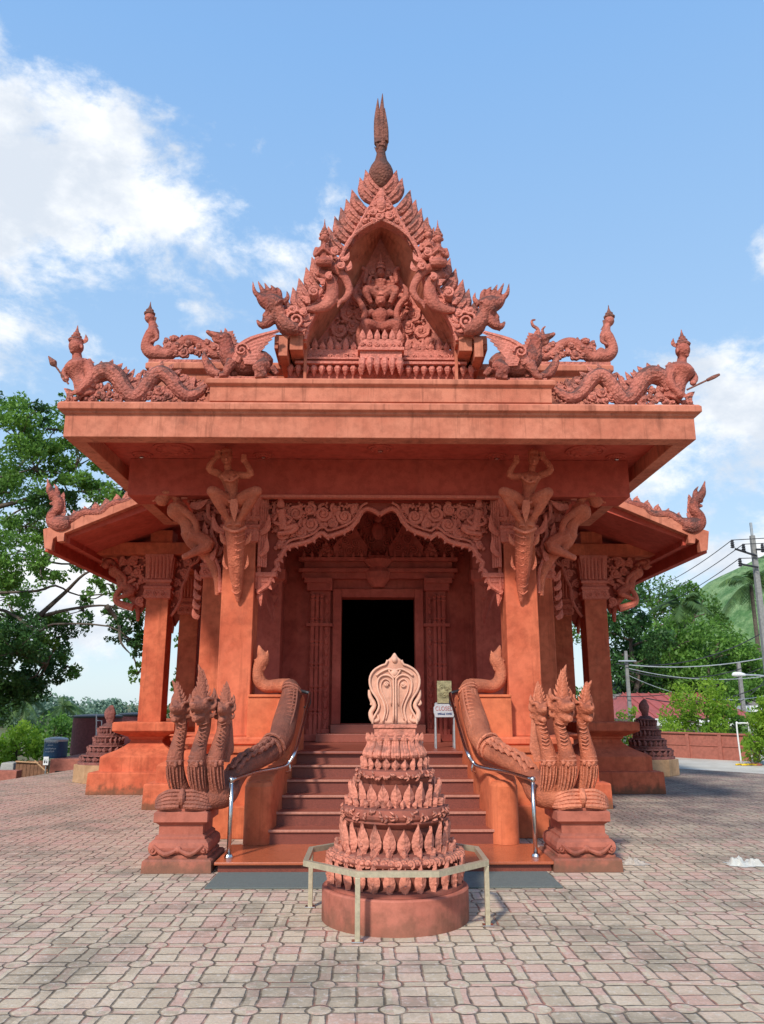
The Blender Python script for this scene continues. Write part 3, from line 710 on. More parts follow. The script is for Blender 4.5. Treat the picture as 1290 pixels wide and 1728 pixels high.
# ---- cusped arch panel
def archpanel():
    YA = 10.50
    half = [(643, 870), (632, 864), (620, 860), (610, 866), (604, 878), (594, 891), (580, 899), (562, 905), (552, 907), (546, 902), (538, 903), (528, 912), (513, 918), (498, 921), (485, 925), (478, 934), (472, 945), (466, 950), (468, 960), (462, 966), (457, 978), (452, 990), (444, 1002)]
    L = [(P(x, y, YA).x - P(643, 860, YA).x * 0, P(x, y, YA).z) for x, y in half]
    L = [(min(x, 0), z) for x, z in L]; L[0] = (0, L[0][1])
    L[-1] = (-1.66, L[-1][1])
    rt = [(-x, z) for x, z in L[1:]]
    zt = 4.235
    poly = [(-1.66, zt)] + L[::-1] + rt + [(1.66, zt)]
    hp = [(-1.66, zt)] + L[::-1] + [(0, zt)]
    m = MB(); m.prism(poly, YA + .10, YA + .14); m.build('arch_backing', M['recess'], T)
    m = MB()
    for sg in (1, -1):
        m.tube([(x * sg, YA + .02, z + .02) for x, z in L], .034, n=7, sub=2)
        m.tube([(x * sg * .985, YA + .02, z + .105) for x, z in L[2:-5]], .018, n=6, sub=2)
        for i in range(3, len(L) - 1, 1):
            x, z = L[i]; m.flame((x * sg, YA + .03, z + .03), (x * sg * .96, YA - .01, z - .045), .028, curl=0)
    m.tube([(-1.64, YA + .02, zt), (-1.64, YA + .02, L[-1][1])], .03, n=6, sub=1); m.tube([(1.64, YA + .02, zt), (1.64, YA + .02, L[-1][1])], .03, n=6, sub=1)
    hp2 = [(-1.60, zt - .02)] + [(x * .985, z + .11) for x, z in L[::-1][4:]] + [(0, zt - .02)]
    tmp = MB(); scroll_fill(tmp, hp2, YA + .06, .024, .120, .029, seed=12, tries=7000)
    m.add(tmp.v, tmp.f); m.add([(-v[0], v[1], v[2]) for v in tmp.v], [f[::-1] for f in tmp.f])
    # seated figure in each upper corner
    for sg in (1, -1):
        def q(x, y, d=0): v = P(x, y, YA - d); return (v.x * sg, v.y, v.z)
        m.tube([q(480, 893, .02), q(477, 875, .05), q(474, 862, .05)], [.08, .06, .07], n=8); m.ball(q(474, 851, .05), (.055, .05, .06)); m.lathe(q(474, 845)[0], YA - .05, [(.05, q(474, 847)[2]), (.03, q(474, 843)[2]), (.004, q(474, 836)[2])], 8)
        m.tube([q(480, 893, .04), q(500, 888, .06), q(492, 897, .06), q(470, 900, .05)], [.05, .045, .035, .03], n=7)
        m.tube([q(470, 868, .05), q(462, 880, .06), q(476, 886, .08)], .025, n=6); m.tube([q(480, 868, .05), q(492, 876, .06), q(484, 884, .08)], .025, n=6)
    # console under each end
    for sg in (-1, 1):
        x0, x1 = sorted((sg * 1.40, sg * 1.72)); zc = L[-4][1]
        m.box(x0, x1, YA - .02, YA + .14, zc - .06, zc); x0, x1 = sorted((sg * 1.47, sg * 1.72)); m.box(x0, x1, YA - .0, YA + .13, zc - .13, zc - .06); x0, x1 = sorted((sg * 1.53, sg * 1.72)); m.box(x0, x1, YA + .01, YA + .13, zc - .22, zc - .13)
        m.flame((sg * 1.64, YA + .05, zc - .2), (sg * 1.60, YA + .05, zc - .45), .05, curl=0)
    m.build('arch_panel', M['carve'], T)
    # pendant scroll behind each side, hung under the inner beam
    for sg in (-1, 1):
        m = MB()
        def q(x, y, Y=11.3): v = P(x, y, Y); return ((v.x) if sg < 0 else -v.x, v.y, v.z)
        pts = [q(440, 985), q(452, 1005), q(460, 1035), q(462, 1052)]
        m.tube(pts, [.07, .06, .04, .01], n=7); m.flame(q(455, 1000), q(470, 985), .05); m.flame(q(458, 1022), q(470, 1006), .04)
        m.tube([q(440, 985), q(438, 930), q(438, 860)], [.07, .09, .09], n=7)
        m.build('hanging_scroll', M['inner'], T)
archpanel()
# ------------------------------------------------------------------ gabled front (pediment)
YG = 9.2
def tg(x, y, Y=YG): return P(x, y, Y)
def g2(pts, Y=YG): return [(P(x, y, Y).x, P(x, y, Y).z) for x, y in pts]
XC = P(643, 450, YG).x                                   # the gable's own middle
def sym(pts, Y=YG):
    a = [(P(x, y, Y).x - P(643, y, Y).x, P(x, y, Y).z) for x, y in pts]
    return a
OUT = [(643, 316), (622, 348), (606, 376), (590, 402), (572, 432), (556, 462), (538, 492), (516, 524), (494, 552), (478, 568)]
INN = [(643, 371), (628, 377), (612, 386), (597, 398), (585, 413), (577, 436), (573, 462), (558, 490), (537, 520), (521, 550), (515, 574)]
o_ = sym(OUT); i_ = sym(INN)
def gable(sx):
    m = MB()
    m.prism(o_ + i_[::-1], YG, YG + .16)
    m.tube([(x, YG - .015, z) for x, z in i_], .022, n=6, sub=2); m.tube([(x * .97, YG - .015, z - .035) for x, z in o_[1:]], .022, n=6, sub=2)
    scroll_fill(m, o_ + i_[::-1], YG - .005, .028, .085, .02, seed=21, tries=2600)
    return m.build('bargeboard', M['gable'], T, sx)
bb = []
def gx(sx):
    b = gable(sx); bb.append(b)
    # row of flame crockets up the outer edge
    n = 15
    ln = catmull([(x, 0, z) for x, z in o_], 10); tot = [0]
    for a, c in zip(ln, ln[1:]): tot.append(tot[-1] + sqrt((a[0] - c[0]) ** 2 + (a[2] - c[2]) ** 2))
    for k in range(n):
        d = tot[-1] * (k + .35) / n; j = max(i for i in range(len(tot)) if tot[i] <= d); p = ln[j]
        q = ln[min(j + 1, len(ln) - 1)]; tx, tz = q[0] - p[0], q[2] - p[2]; l = sqrt(tx * tx + tz * tz) or 1; nx, nz = tz / l, -tx / l
        h = .34 - .06 * abs(k / n - .4)
        m = MB(); B = Vector((p[0], YG + .07, p[2]))
        up = Vector((0, 0, 1)); o = Vector((nx, 0, nz))
        m.tube([B - o * .06, B + o * h * .28 + up * h * .02, B + o * h * .52 + up * h * .26, B + o * h * .60 + up * h * .52, B + o * h * .70 + up * h * .80], [.06, .088, .080, .045, .003], n=8, sub=3, flat=.75)
        m.tube([B + o * h * .1 + Vector((0, -.06, 0)), B + o * h * .45 + up * h * .18 + Vector((0, -.065, 0)), B + o * h * .5 + up * h * .5 + Vector((0, -.03, 0))], [.015, .02, .005], n=5)
        m.build('crocket', M['roofcarve'], b, sx)
    # gable roof behind, its underside slopes in towards the tympanum
    back = sym([(643, 402), (617, 452), (590, 500), (560, 545), (530, 586)], 9.82)
    f = i_[:-1:1]
    A = catmull([(x, 0, z) for x, z in i_], 3); Bk = catmull([(x, 0, z) for x, z in back], 8)[:len(A) * 9]
    N = 24
    def samp(L, t):
        u = t * (len(L) - 1); i = min(int(u), len(L) - 2); w = u - i
        return (L[i][0] * (1 - w) + L[i + 1][0] * w, L[i][2] * (1 - w) + L[i + 1][2] * w)
    v = []; fs = []
    for k in range(N + 1):
        a = samp(A, k / N); c = samp(Bk, k / N)
        o = samp([(x, 0, z) for x, z in o_], k / N)
        v += [(a[0], YG + .161, a[1]), (c[0], 9.82, c[1]), (o[0] * .97, 9.82, o[1] - .03), (o[0] * .97, YG + .161, o[1] - .03)]
    for k in range(N):
        for j in range(4):
            a = k * 4 + j; c = k * 4 + (j + 1) % 4
            fs.append((a, c, c + 4, a + 4))
    fs.append((3, 2, 1, 0)); fs.append((N * 4, N * 4 + 1, N * 4 + 2, N * 4 + 3))
    m = MB(); m.add(v, fs)
    oo = [(x * .95, z - .06) for x, z in o_]
    m.prism([(0, 5.4)] + [(x, z) for x, z in oo] + [(oo[-1][0], 5.4)], 10.05, 13.2)
    m.build('gable_roof', M['fascia'], T, sx)
    # stepped rafter ends below the bargeboard
    m = MB()
    for x0, x1, y0, y1, Y in ((489, 512, 565, 590, YG - .02), (470, 486, 567, 600, YG - .06), (463, 470, 568, 588, YG + .05), (512, 519, 566, 640, YG + .2)):
        a = P(x0, y1, Y); c = P(x1, y0, Y); m.box(a.x, c.x, Y, 10.05, a.z, c.z)
    a = P(463, 577, YG); c = P(517, 564, YG); m.box(a.x, c.x, YG + .03, 10.0, a.z, c.z + .01)
    m.build('rafter_end', M['fascia'], T, sx, bevel=.005)
    # naga arch loops and medallion on the bargeboard
    m = MB(); L = lambda x, y, d=0: P(x, y, YG - .06 - d)
    m.tube([L(518, 522), L(535, 521), L(552, 514), L(560, 500), L(561, 482), L(553, 468), L(541, 461), L(534, 465)], [.04, .06, .085, .09, .08, .075, .055, .04], n=10, flat=.8)
    m.tube([L(540, 452), L(556, 450), L(573, 458), L(585, 474), L(590, 490), L(583, 503), L(574, 510), L(570, 520)], [.05, .07, .065, .055, .05, .04, .03, .012], n=10, flat=.8)
    for x, y, r in ((499, 540, .12), (490, 530, .07), (528, 500, .07)): m.ball(L(x, y), (r, .08, r))
    m.build('naga_loop', M['gable'], b, sx, remesh=.014, it=1)
    m = MB()
    for x, y, r, h in ((499, 540, .14, 1), (494, 522, .06, -1), (513, 527, .05, 1), (530, 492, .07, 1), (552, 438, .07, -1), (566, 425, .06, 1), (575, 448, .05, -1), (556, 466, .05, 1)): m.spiral(L(x, y, .09), r, 1.7, 1, h, .022)
    for k in range(10):
        a = .63 * k; p = L(499, 540, .05); m.flame((p.x + .10 * cos(a), p.y, p.z + .10 * sin(a)), (p.x + .2 * cos(a + .5), p.y, p.z + .2 * sin(a + .5)), .03, curl=.2)
    for a_, b_ in (((575, 438), (590, 425)), ((582, 455), (592, 440)), ((545, 480), (535, 470)), ((520, 512), (508, 500)), ((535, 498), (522, 488))): m.flame(L(*a_, .04), L(*b_, .04), .04)
    m.build('foliage_scroll', M['gable'], b, sx)
    kneel(b, sx, 547, 447, 1.25, YG - .12)
    if sx == -1: kneel(b, sx, 563, 436, 1.15, YG + .02)
    # naga head at the foot of the bargeboard
    Lh = lambda x, y, d=0: P(x, y, YG - .10 - d)
    m = MB()
    m.tube([Lh(505, 556), Lh(490, 553), Lh(478, 543), Lh(470, 530), Lh(462, 518)], [.08, .10, .10, .10, .13], n=10)
    m.tube([Lh(470, 520), Lh(458, 512), Lh(446, 508), Lh(438, 500)], [.13, .125, .085, .05], n=10)
    m.tube([Lh(466, 530), Lh(458, 540), Lh(449, 547), Lh(440, 548), Lh(434, 540)], [.08, .07, .06, .04, .015], n=8)
    m.ball(Lh(462, 508, .09), .045, 8, 6); m.tube([Lh(455, 528), Lh(448, 533), Lh(452, 541)], [.05, .04, .03], n=7)
    for a_, k_, b_ in (((440, 502), (430, 492), (427, 474)), ((448, 500), (442, 488), (435, 473)), ((456, 499), (452, 488), (446, 476)), ((464, 500), (462, 488), (456, 480)), ((478, 512), (486, 502), (484, 490)), ((472, 505), (472, 492), (467, 484))):
        m.tube([Lh(*a_), Lh(*k_), Lh(*b_)], [.045, .03, .006], n=7)
    for y in (552, 545, 538): m.flame(Lh(452, y), Lh(441, y + 6), .03)
    m.build('naga_head', M['roofcarve'], b, sx, remesh=.012, it=1)
def kneel(b, sx, cx, by, s, Y):
    """small crowned figure, palms together; by = pixel row of the base"""
    o = P(cx, by, Y); k = .0075 * s
    q = lambda x, y, d=0: (o.x + x * k, o.y - d * k, o.z + y * k)
    m = MB()
    m.tube([q(-9, 2, 3), q(0, 1, 6), q(10, 2, 3)], [6 * k, 7 * k, 6 * k], n=8); m.tube([q(0, 0), q(0, 12), q(0, 22), q(0, 29)], [9 * k, 7 * k, 9.5 * k, 5 * k], n=9)
    m.tube([q(0, 28), q(0, 34)], 3.2 * k, n=7, sub=1); m.ball(q(0, 41, 1), (6 * k, 6.2 * k, 7.5 * k)); m.ball(q(0, 40.5, 7), 1.3 * k, 6, 4)
    for s_ in (-1, 1):
        m.tube([q(10 * s_, 26), q(12.5 * s_, 13, 2), q(1.5 * s_, 19, 9)], [3.6 * k, 3 * k, 2.3 * k], n=7); m.ball(q(7 * s_, 41, 0), (1.4 * k, 2 * k, 3 * k), 6, 5)
        m.tube([q(1.3 * s_, 18, 9), q(.8 * s_, 27, 10)], [2.2 * k, 1 * k], n=6, sub=1)
    f = m.build('kneeling_figure', M['gable'], T if False else b, sx, remesh=.010 , it=1)
    m = MB()
    c = q(0, 46); m.lathe(c[0], c[1], [(6.8 * k, c[2] - 1 * k), (7.4 * k, c[2] + 1.5 * k), (5 * k, c[2] + 3 * k), (5.4 * k, c[2] + 6 * k), (3.6 * k, c[2] + 8 * k), (3.8 * k, c[2] + 10 * k), (2 * k, c[2] + 13 * k), (1 * k, c[2] + 18 * k), (.2 * k, c[2] + 26 * k)], 10)
    m.build('crown', M['roofcarve'], b, sx)
both(gx)
# tympanum
YT = 9.84
tp = sym([(643, 392), (620, 446), (592, 498), (560, 545), (526, 590)], YT)
m = MB(); m.prism(tp + [(-x, z) for x, z in tp[::-1][:-1]], YT, YT + .15); m.build('tympanum_backing', M['gable'], T)
m = MB()
half = [(x * .93, z) for x, z in tp[1:]]
tmp = MB(); scroll_fill(tmp, [(0, tp[0][1] - .5), (-.28, tp[0][1] - .72)] + [(x * .95, z - .05) for x, z in tp[2:]] + [(0, tp[-1][1])], YT - .03, .04, .12, .034, seed=31, tries=2600)
m.add(tmp.v, tmp.f); m.add([(-v[0], v[1], v[2]) for v in tmp.v], [f[::-1] for f in tmp.f])
ty = m.build('tympanum', M['gable'], T)
def q(x, y, d=0): v = P(x, y, YT - .12 - d); return Vector((v.x - P(643, y, YT - .12).x, v.y, v.z))
m = MB()
# squatting bearer holding two serpents
m.tube([q(643, 560), q(643, 548), q(643, 535), q(643, 524)], [.11, .09, .12, .08], n=10); m.ball(q(643, 509, .04), (.075, .075, .09)); m.ball(q(643, 510, .11), .02, 6, 5)
for s_ in (-1, 1):
    X = lambda dx, y, d=0: q(643 + s_ * dx, y, d)
    m.tube([X(4, 555, .05), X(22, 548, .14), X(27, 553, .15), X(22, 575, .1), X(24, 583, .1)], [.08, .085, .07, .06, .05], n=9)
    m.tube([X(13, 526), X(26, 532, .05), X(30, 522, .06)], [.05, .045, .04], n=8)
    m.tube([X(34, 584, .05), X(36, 565, .08), X(30, 545, .1), X(27, 528, .1), X(34, 512, .1), X(43, 502, .1), X(43, 490, .1), X(38, 480, .08)], [.05, .05, .045, .045, .045, .05, .04, .012], n=9)
    m.tube([X(4, 590, .0), X(8, 570, .05), X(14, 560, .05)], [.04, .045, .04], n=7)
# deity above
m.tube([q(643, 500), q(643, 488), q(643, 476)], [.10, .085, .11], n=10); m.ball(q(643, 461, .03), (.06, .06, .075)); m.ball(q(643, 461, .09), .016, 6, 5)
for s_ in (-1, 1):
    X = lambda dx, y, d=0: q(643 + s_ * dx, y, d)
    m.tube([X(12, 478), X(26, 476, .03), X(24, 458, .03), X(31, 452, .02)], [.045, .04, .035, .035], n=8)
    m.tube([X(11, 480), X(18, 490, .05), X(5, 484, .10)], [.04, .035, .03], n=8)
    m.tube([X(11, 481), X(21, 482, .05), X(17, 466, .08)], [.035, .03, .025], n=8)
    m.tube([X(3, 500, .03), X(22, 488, .08), X(25, 494, .1), X(16, 512, .06)], [.07, .06, .055, .035], n=8)
m.build('deity_relief', M['gable'], ty, remesh=.012, it=1)
m = MB(); c = q(643, 453); m.lathe(c.x, c.y, [(.07, c.z - .02), (.075, c.z + .01), (.05, c.z + .04), (.055, c.z + .07), (.035, c.z + .10), (.02, c.z + .15), (.004, c.z + .24)], 10)
c = q(643, 500, .04); m.lathe(c.x, c.y, [(.075, c.z - .01), (.06, c.z + .03), (.02, c.z + .06)], 10)
m.build('crown', M['gable'], ty)
# cornice under the tympanum, with lotus petals
m = MB()
xa, xb = -1.12, 1.12; zb = 5.40
z1 = zz(636, 9.5); z2 = zz(618, 9.5); z3 = zz(606, 9.5); z4 = zz(590, 9.55)
m.box(xa - .1, xb + .1, 9.55, 10.2, z1 - .06, z2); m.box(xa, xb, 9.42, 10.2, z2, z2 + .035); m.box(xa, xb, 9.5, 10.2, z2 + .035, z3 - .03); m.box(xa, xb, 9.44, 10.2, z3 - .03, z3); m.box(xa, xb, 9.55, 10.2, z3, z4)
m.box(-.27, .27, 9.30, 9.6, z2 + .02, z3 + .02); m.box(-.30, .30, 9.26, 9.6, z3 + .02, z3 + .06); m.box(-.26, .26, 9.30, 9.6, z3 + .06, z4 + .03)
for k in range(24):
    x = xa - .06 + k * (xb - xa + .12) / 23
    if abs(x) > .24: m.tube([(x, 9.50, z2), (x, 9.47, z2 - .06), (x, 9.5, z2 - .15)], [.035, .042, .006], n=7); m.spiral((x + .045, 9.51, z2 - .05), .03, 1, 0, 1, .01)
    if abs(x) < 1.08: m.flame((x, 9.56, z4), (x, 9.53, z4 + (.16 if k % 2 else .10)), .045, curl=0)
    if abs(x) > .24: m.spiral((x, 9.54, z3 + .05), .045, 1.3, k, 1 if k % 2 else -1, .014)
for k in range(6):
    x = -.24 + k * .096; m.tube([(x, 9.32, z2 + .02), (x, 9.29, z2 - .07), (x, 9.32, z2 - .2)], [.04, .048, .006], n=7); m.flame((x, 9.31, z4 + .02), (x, 9.29, z4 + .16), .045, curl=0)
    m.spiral((x, 9.29, z3 + .11), .035, 1.3, k, 1, .012)
m.build('gable_cornice', M['gable'], T, bevel=0)
# top plate of carving in the gable apex
m = MB(); pg = sym([(643, 322), (628, 345), (616, 372), (634, 380), (643, 371)]); pg = pg + [(-x, z) for x, z in pg[::-1][1:-1]]
scroll_fill(m, pg, YG - .03, .03, .06, .02, seed=4, tries=700)
m.ball((0, YG - .04, tg(643, 348).z), (.07, .05, .10)); m.flame((0, YG - .03, tg(643, 338).z), (0, YG - .04, tg(643, 320).z), .05, curl=0)
m.build('apex_carving', M['gable'], T)
# spire
m = MB(); S = lambda y: zz(y, 9.3); k = P(700, 290, 9.3).x - P(600, 290, 9.3).x; k /= 100
m.lathe(0, 9.3, [(8 * k, S(322)), (14 * k, S(316)), (18 * k, S(308)), (21 * k, S(298)), (20.5 * k, S(290)), (17 * k, S(282)), (11 * k, S(273)), (8 * k, S(262)), (7 * k, S(252)), (8.5 * k, S(246)), (8 * k, S(238))], 20)
sp = m.build('spire', M['spire'], T, smooth=True)
rn = random.Random(3); m = MB()
m.tube([(0, 9.3, S(250)), (0, 9.3, S(220)), (.01, 9.3, S(190)), (.02, 9.3, S(158))], [9 * k, 8 * k, 5 * k, .5 * k], n=9)
m.tube([(-.03, 9.28, S(245)), (-.05, 9.28, S(205)), (-.045, 9.28, S(168))], [8 * k, 6 * k, .5 * k], n=8); m.tube([(.05, 9.3, S(240)), (.06, 9.3, S(215)), (.05, 9.3, S(182))], [7 * k, 5 * k, .5 * k], n=8)
for j in range(46):
    a = rn.uniform(0, 6.28); y = 262 - j * 1.5; r = (10 - j * .13) * k
    m.flame((r * .5 * cos(a), 9.3 + r * .5 * sin(a), S(y)), (r * 1.25 * cos(a), 9.3 + r * 1.25 * sin(a), S(y - 11)), 2.6 * k, curl=.05)
m.build('flame_tip', M['spire'], sp)
# ------------------------------------------------------------------ statues on the roof edges
def corner_guardian(sx):
    side = 'left' if sx == 1 else 'right'
    lab = 'crowned guardian with serpent tail on lower left roof corner, short mace raised' if sx == 1 else 'crowned guardian with serpent tail on lower right roof corner, dark club pointing outwards'
    b = P(240, 683, 9.2)
    t = thing('guardian_statue', (b.x * sx, 9.2, 5.03), lab, 'statue', 'serpent-tailed guardians on the lower roof corners')
    L = lambda x, y, d=0: P(x, y, 9.2 - d)
    m = MB(); k = .0073
    m.tube([L(152, 672), L(145, 655), L(139, 638), L(134, 620), L(132, 609)], [.13, .14, .125, .185, .10], n=12)
    m.tube([L(131, 612), L(130, 597)], [.07, .06], n=8, sub=1); m.ball(L(129, 585, .02), (.092, .10, .105), 14, 10); m.ball(L(120, 586, .04), (.022, .02, .022), 6, 5); m.ball(L(123, 594, .05), (.04, .04, .02), 7, 5); m.ball(L(138, 585, .08), (.02, .015, .035), 6, 5)
    m.tube([L(148, 615, .05), L(154, 632, .10), L(149, 646, .12), L(136, 657, .14)], [.075, .07, .058, .045], n=9); m.ball(L(133, 660, .14), (.058, .05, .05))
    m.tube([L(119, 617, -.02), L(108, 632, .02), L(113, 641, .08)], [.055, .045, .035], n=8); m.ball(L(111, 640, .08), .04)
    for j in range(4): m.tube([L(130 - j * 2, 660, .17), L(127 - j * 2, 665, .17)], .012, n=5, sub=1)
    m.ball(L(129, 622, .09), (.05, .04, .045), 8, 6); m.ball(L(140, 622, .10), (.05, .04, .045), 8, 6)
    m.build('body', M['gable'], t, sx, remesh=.011, it=1)
    m = MB(); c = L(129, 575); m.lathe(c.x, c.y, [(.09, c.z - .02), (.10, c.z), (.085, c.z + .02), (.06, c.z + .035), (.065, c.z + .06), (.042, c.z + .075), (.045, c.z + .10), (.026, c.z + .12), (.012, c.z + .17), (.003, c.z + .215)], 12)
    m.flame(L(140, 578), L(145, 564), .03)
    m.build('crown', M['roofcarve'], t, sx)
    m = MB()
    m.tube([L(126, 606, .08), L(134, 612, .14), L(146, 606, .1)], .016, n=5); m.tube([L(150, 622, .12), L(155, 624, .14), L(158, 620, .08)], .02, n=5); m.tube([L(133, 640, .1), L(142, 645, .13), L(150, 640, .08)], .02, n=5)
    m.flame(L(150, 606), L(160, 612), .04); m.flame(L(154, 640), L(168, 655), .05); m.flame(L(150, 660), L(165, 668), .05)
    m.build('ornaments', M['roofcarve'], t, sx)
    a, c = ((116, 648), (82, 601)) if sx == 1 else ((122, 652), (66, 625))
    m = MB(); A = L(*a, .10); C = L(*c, .14); m.tube([A, A + (C - A) * .7], .012, n=7, sub=1); m.tube([A + (C - A) * .62, A + (C - A) * .74, A + (C - A) * .86, C], [.012, .045, .03, .006] if sx == 1 else [.02, .024, .024, .015], n=8)
    m.build('mace', M['spire'], t, sx)
    m = MB()
    pts = [(150, 652), (163, 634), (182, 627), (198, 636), (212, 658), (226, 671), (240, 664), (254, 643), (270, 630), (286, 637), (302, 658), (320, 669), (338, 662), (350, 650)]
    rr = [.10, .11, .12, .115, .105, .10, .10, .10, .10, .10, .09, .08, .06, .02]
    m.tube([L(x, y, .05) for x, y in pts], rr, n=12, sub=5)
    cr = catmull([(x, y, 0) for x, y in pts], 4)
    for j in range(2, len(cr) - 6, 2):
        x, y, _ = cr[j]; x2, y2, _ = cr[j + 1]; dx, dy = x2 - x, y2 - y; l = sqrt(dx * dx + dy * dy); nx, ny = dy / l, -dx / l
        if ny > 0 : nx, ny = -nx, -ny
        m.flame(L(x + nx * 11, y + ny * 11, .05), L(x + nx * 21 + 5, y + ny * 21, .05), .035, curl=.1)
    m.build('serpent_tail', M['roofcarve'], t, sx)
    m = MB()
    band = [(112, 683), (113, 672), (150, 676), (168, 652), (196, 652), (205, 668), (230, 681), (252, 664), (270, 650), (290, 660), (300, 676), (352, 676), (354, 683)]
    bp = [(P(x, y, 9.22).x, P(x, y, 9.22).z) for x, y in band]
    m.prism([(P(112, 683, 9.22).x, 5.032), (P(356, 683, 9.22).x, 5.032), (P(356, 683, 9.22).x, 5.08), (P(112, 683, 9.22).x, 5.08)], 9.02, 9.5)
    scroll_fill(m, bp, 9.14, .022, .07, .026, seed=41, tries=1600)
    fl = [(P(x, y, 9.22).x, P(x, y, 9.22).z) for x, y in ((225, 640), (235, 625), (262, 622), (300, 628), (352, 648), (354, 670), (330, 655), (300, 640), (270, 622), (245, 635))]
    scroll_fill(m, fl, 9.24, .02, .06, .026, seed=42, tries=900)
    for a_, b_ in (((175, 640), (190, 615)), ((205, 640), (228, 622)), ((214, 650), (240, 625)), ((220, 655), (252, 632)), ((200, 634), (214, 618)), ((310, 655), (330, 635)), ((322, 662), (345, 640)), ((118, 672), (108, 655)), ((160, 668), (175, 655)), ((190, 670), (205, 660))): m.flame(L(*a_), L(*b_), .05, curl=.2)
    m.build('foliage_base', M['roofcarve'], t, sx)
both(corner_guardian)
def upper_naga(sx):
    b = P(300, 605, 9.95)
    t = thing('serpent_statue', (b.x * sx, 9.95, 5.98), 'slim crowned serpent deity on the upper ' + ('left' if sx == 1 else 'right') + ' roof ledge, facing outwards with blackened tip', 'statue', 'crowned serpent deities on the upper roof ledge')
    L = lambda x, y, d=0: P(x, y, 9.95 - d)
    m = MB()
    m.tube([L(272, 598), L(258, 596), L(249, 587), L(251, 574), L(258, 562), L(258, 552), L(256, 544)], [.09, .10, .09, .085, .095, .06, .045], n=11)
    m.ball(L(253, 536), (.07, .075, .085), 12, 9); m.ball(L(246, 537), .018, 6, 5); m.tube([L(262, 560, .05), L(266, 570, .06), L(256, 577, .08)], [.035, .03, .02], n=7); m.ball(L(250, 565, .05), .035, 7, 6)
    m.tube([L(262, 590), L(280, 600), L(298, 588), L(316, 575), L(334, 578), L(350, 592), L(366, 600), L(385, 596)], [.09, .09, .085, .08, .075, .07, .07, .05], n=10)
    m.build('body', M['gable'], t, sx, remesh=.013, it=1)
    m = MB(); c = L(253, 529); m.lathe(c.x, c.y, [(.075, c.z - .02), (.08, c.z), (.055, c.z + .025), (.055, c.z + .05), (.03, c.z + .07), (.012, c.z + .12), (.003, c.z + .18)], 10); m.flame(L(262, 535), L(268, 552), .035)
    m.build('crown', M['spire'], t, sx)
    m = MB()
    for j in range(13): m.flame(L(282 + j * 6, 582 + (4 if j % 2 else 0) + abs(j - 5)), L(277 + j * 6, 568 + abs(j - 6)), .045, curl=.2)
    bp = [(P(x, y, 9.95).x, P(x, y, 9.95).z) for x, y in ((272, 604), (278, 575), (300, 568), (350, 575), (390, 585), (392, 604))]
    scroll_fill(m, bp, 9.92, .025, .07, .03, seed=51, tries=900)
    m.box(P(256, 604, 9.95).x, P(392, 604, 9.95).x, 9.82, 10.1, 5.982, 6.03)
    m.build('crest', M['roofcarve'], t, sx)
both(upper_naga)
def winged_lion(sx):
    b = P(410, 636, 9.15)
    lab = 'winged beast crouching left of the gable, plain snout lifted' if sx == 1 else 'winged beast crouching right of the gable, curled horns on its head'
    t = thing('winged_beast', (b.x * sx, 9.15, 5.385), lab, 'statue', 'winged beasts crouching beside the gable')
    L = lambda x, y, d=0: P(x, y, 9.12 - d)
    m = MB()
    m.tube([L(455, 618), L(440, 612), L(418, 618), L(398, 612), L(387, 600), L(384, 588), L(381, 576)], [.10, .16, .13, .14, .13, .10, .09], n=12)
    m.ball(L(380, 571), (.09, .085, .075)); m.tube([L(376, 570), L(364, 566), L(354, 562), L(349, 558)], [.07, .05, .035, .022], n=9); m.tube([L(374, 577), L(364, 575), L(358, 571)], [.045, .03, .012], n=8)
    m.tube([L(392, 612, .1), L(384, 624, .14), L(380, 632, .14), L(370, 633, .16)], [.08, .055, .045, .04], n=9); m.tube([L(402, 616, -.05), L(398, 628, .0), L(390, 633, .04)], [.07, .05, .04], n=8)
    m.tube([L(450, 616, .1), L(436, 622, .17), L(446, 632, .17), L(430, 634, .18)], [.10, .08, .045, .04], n=9); m.tube([L(458, 622, 0), L(468, 632, 0)], [.07, .04], n=7, sub=1)
    m.tube([L(372, 632, .05), L(360, 628), L(351, 615), L(345, 600), L(347, 591)], [.05, .07, .06, .035, .008], n=8)
    m.ball(L(374, 568, .08), .022, 7, 5)
    m.build('body', M['roofcarve'], t, sx, remesh=.013, it=1)
    m = MB()
    for j in range(7): m.flame(L(384 + j * 2.0, 565 + j * 4.5), L(394 + j * 2.2, 558 + j * 5), .04, curl=.1)
    m.flame(L(377, 565), L(380, 553), .03); m.flame(L(370, 565), L(373, 556), .022)
    if sx == -1:
        m.tube([L(376, 563), L(378, 552), L(386, 546), L(388, 538), L(382, 536)], [.025, .022, .02, .016, .01], n=6); m.tube([L(368, 562), L(370, 553), L(365, 547)], [.022, .018, .008], n=6)
    m.build('mane', M['roofcarve'], t, sx)
    m = MB()
    m.ball(L(408, 590, .14), (.09, .04, .09)); m.spiral(L(408, 590, .19), .09, 1.5, 0, 1, .016); m.tube([L(398, 610, .13), L(404, 598, .15), L(412, 592, .14)], [.06, .06, .05], n=8, flat=.5)
    for j in range(8):
        f = j / 7
        m.tube([L(402 + j * 1.5, 588 + j * 3.2, .15), L(425 + j * 1.2, 574 + j * 5.2, .14), L(472 - f * 44, 559 + f * 46, .12)], [.035, .042, .012], n=6, flat=.5)
    m.tube([L(400, 588, .15), L(425, 572, .14), L(470, 558, .12)], [.04, .035, .02], n=7)
    m.build('wing', M['gable'], t, sx)
    m = MB(); m.box(P(366, 638, 9.1).x, P(470, 638, 9.1).x, 8.98, 9.4, 5.387, 5.42)
    m.build('plinth', M['roofcarve'], t, sx)
both(winged_lion)
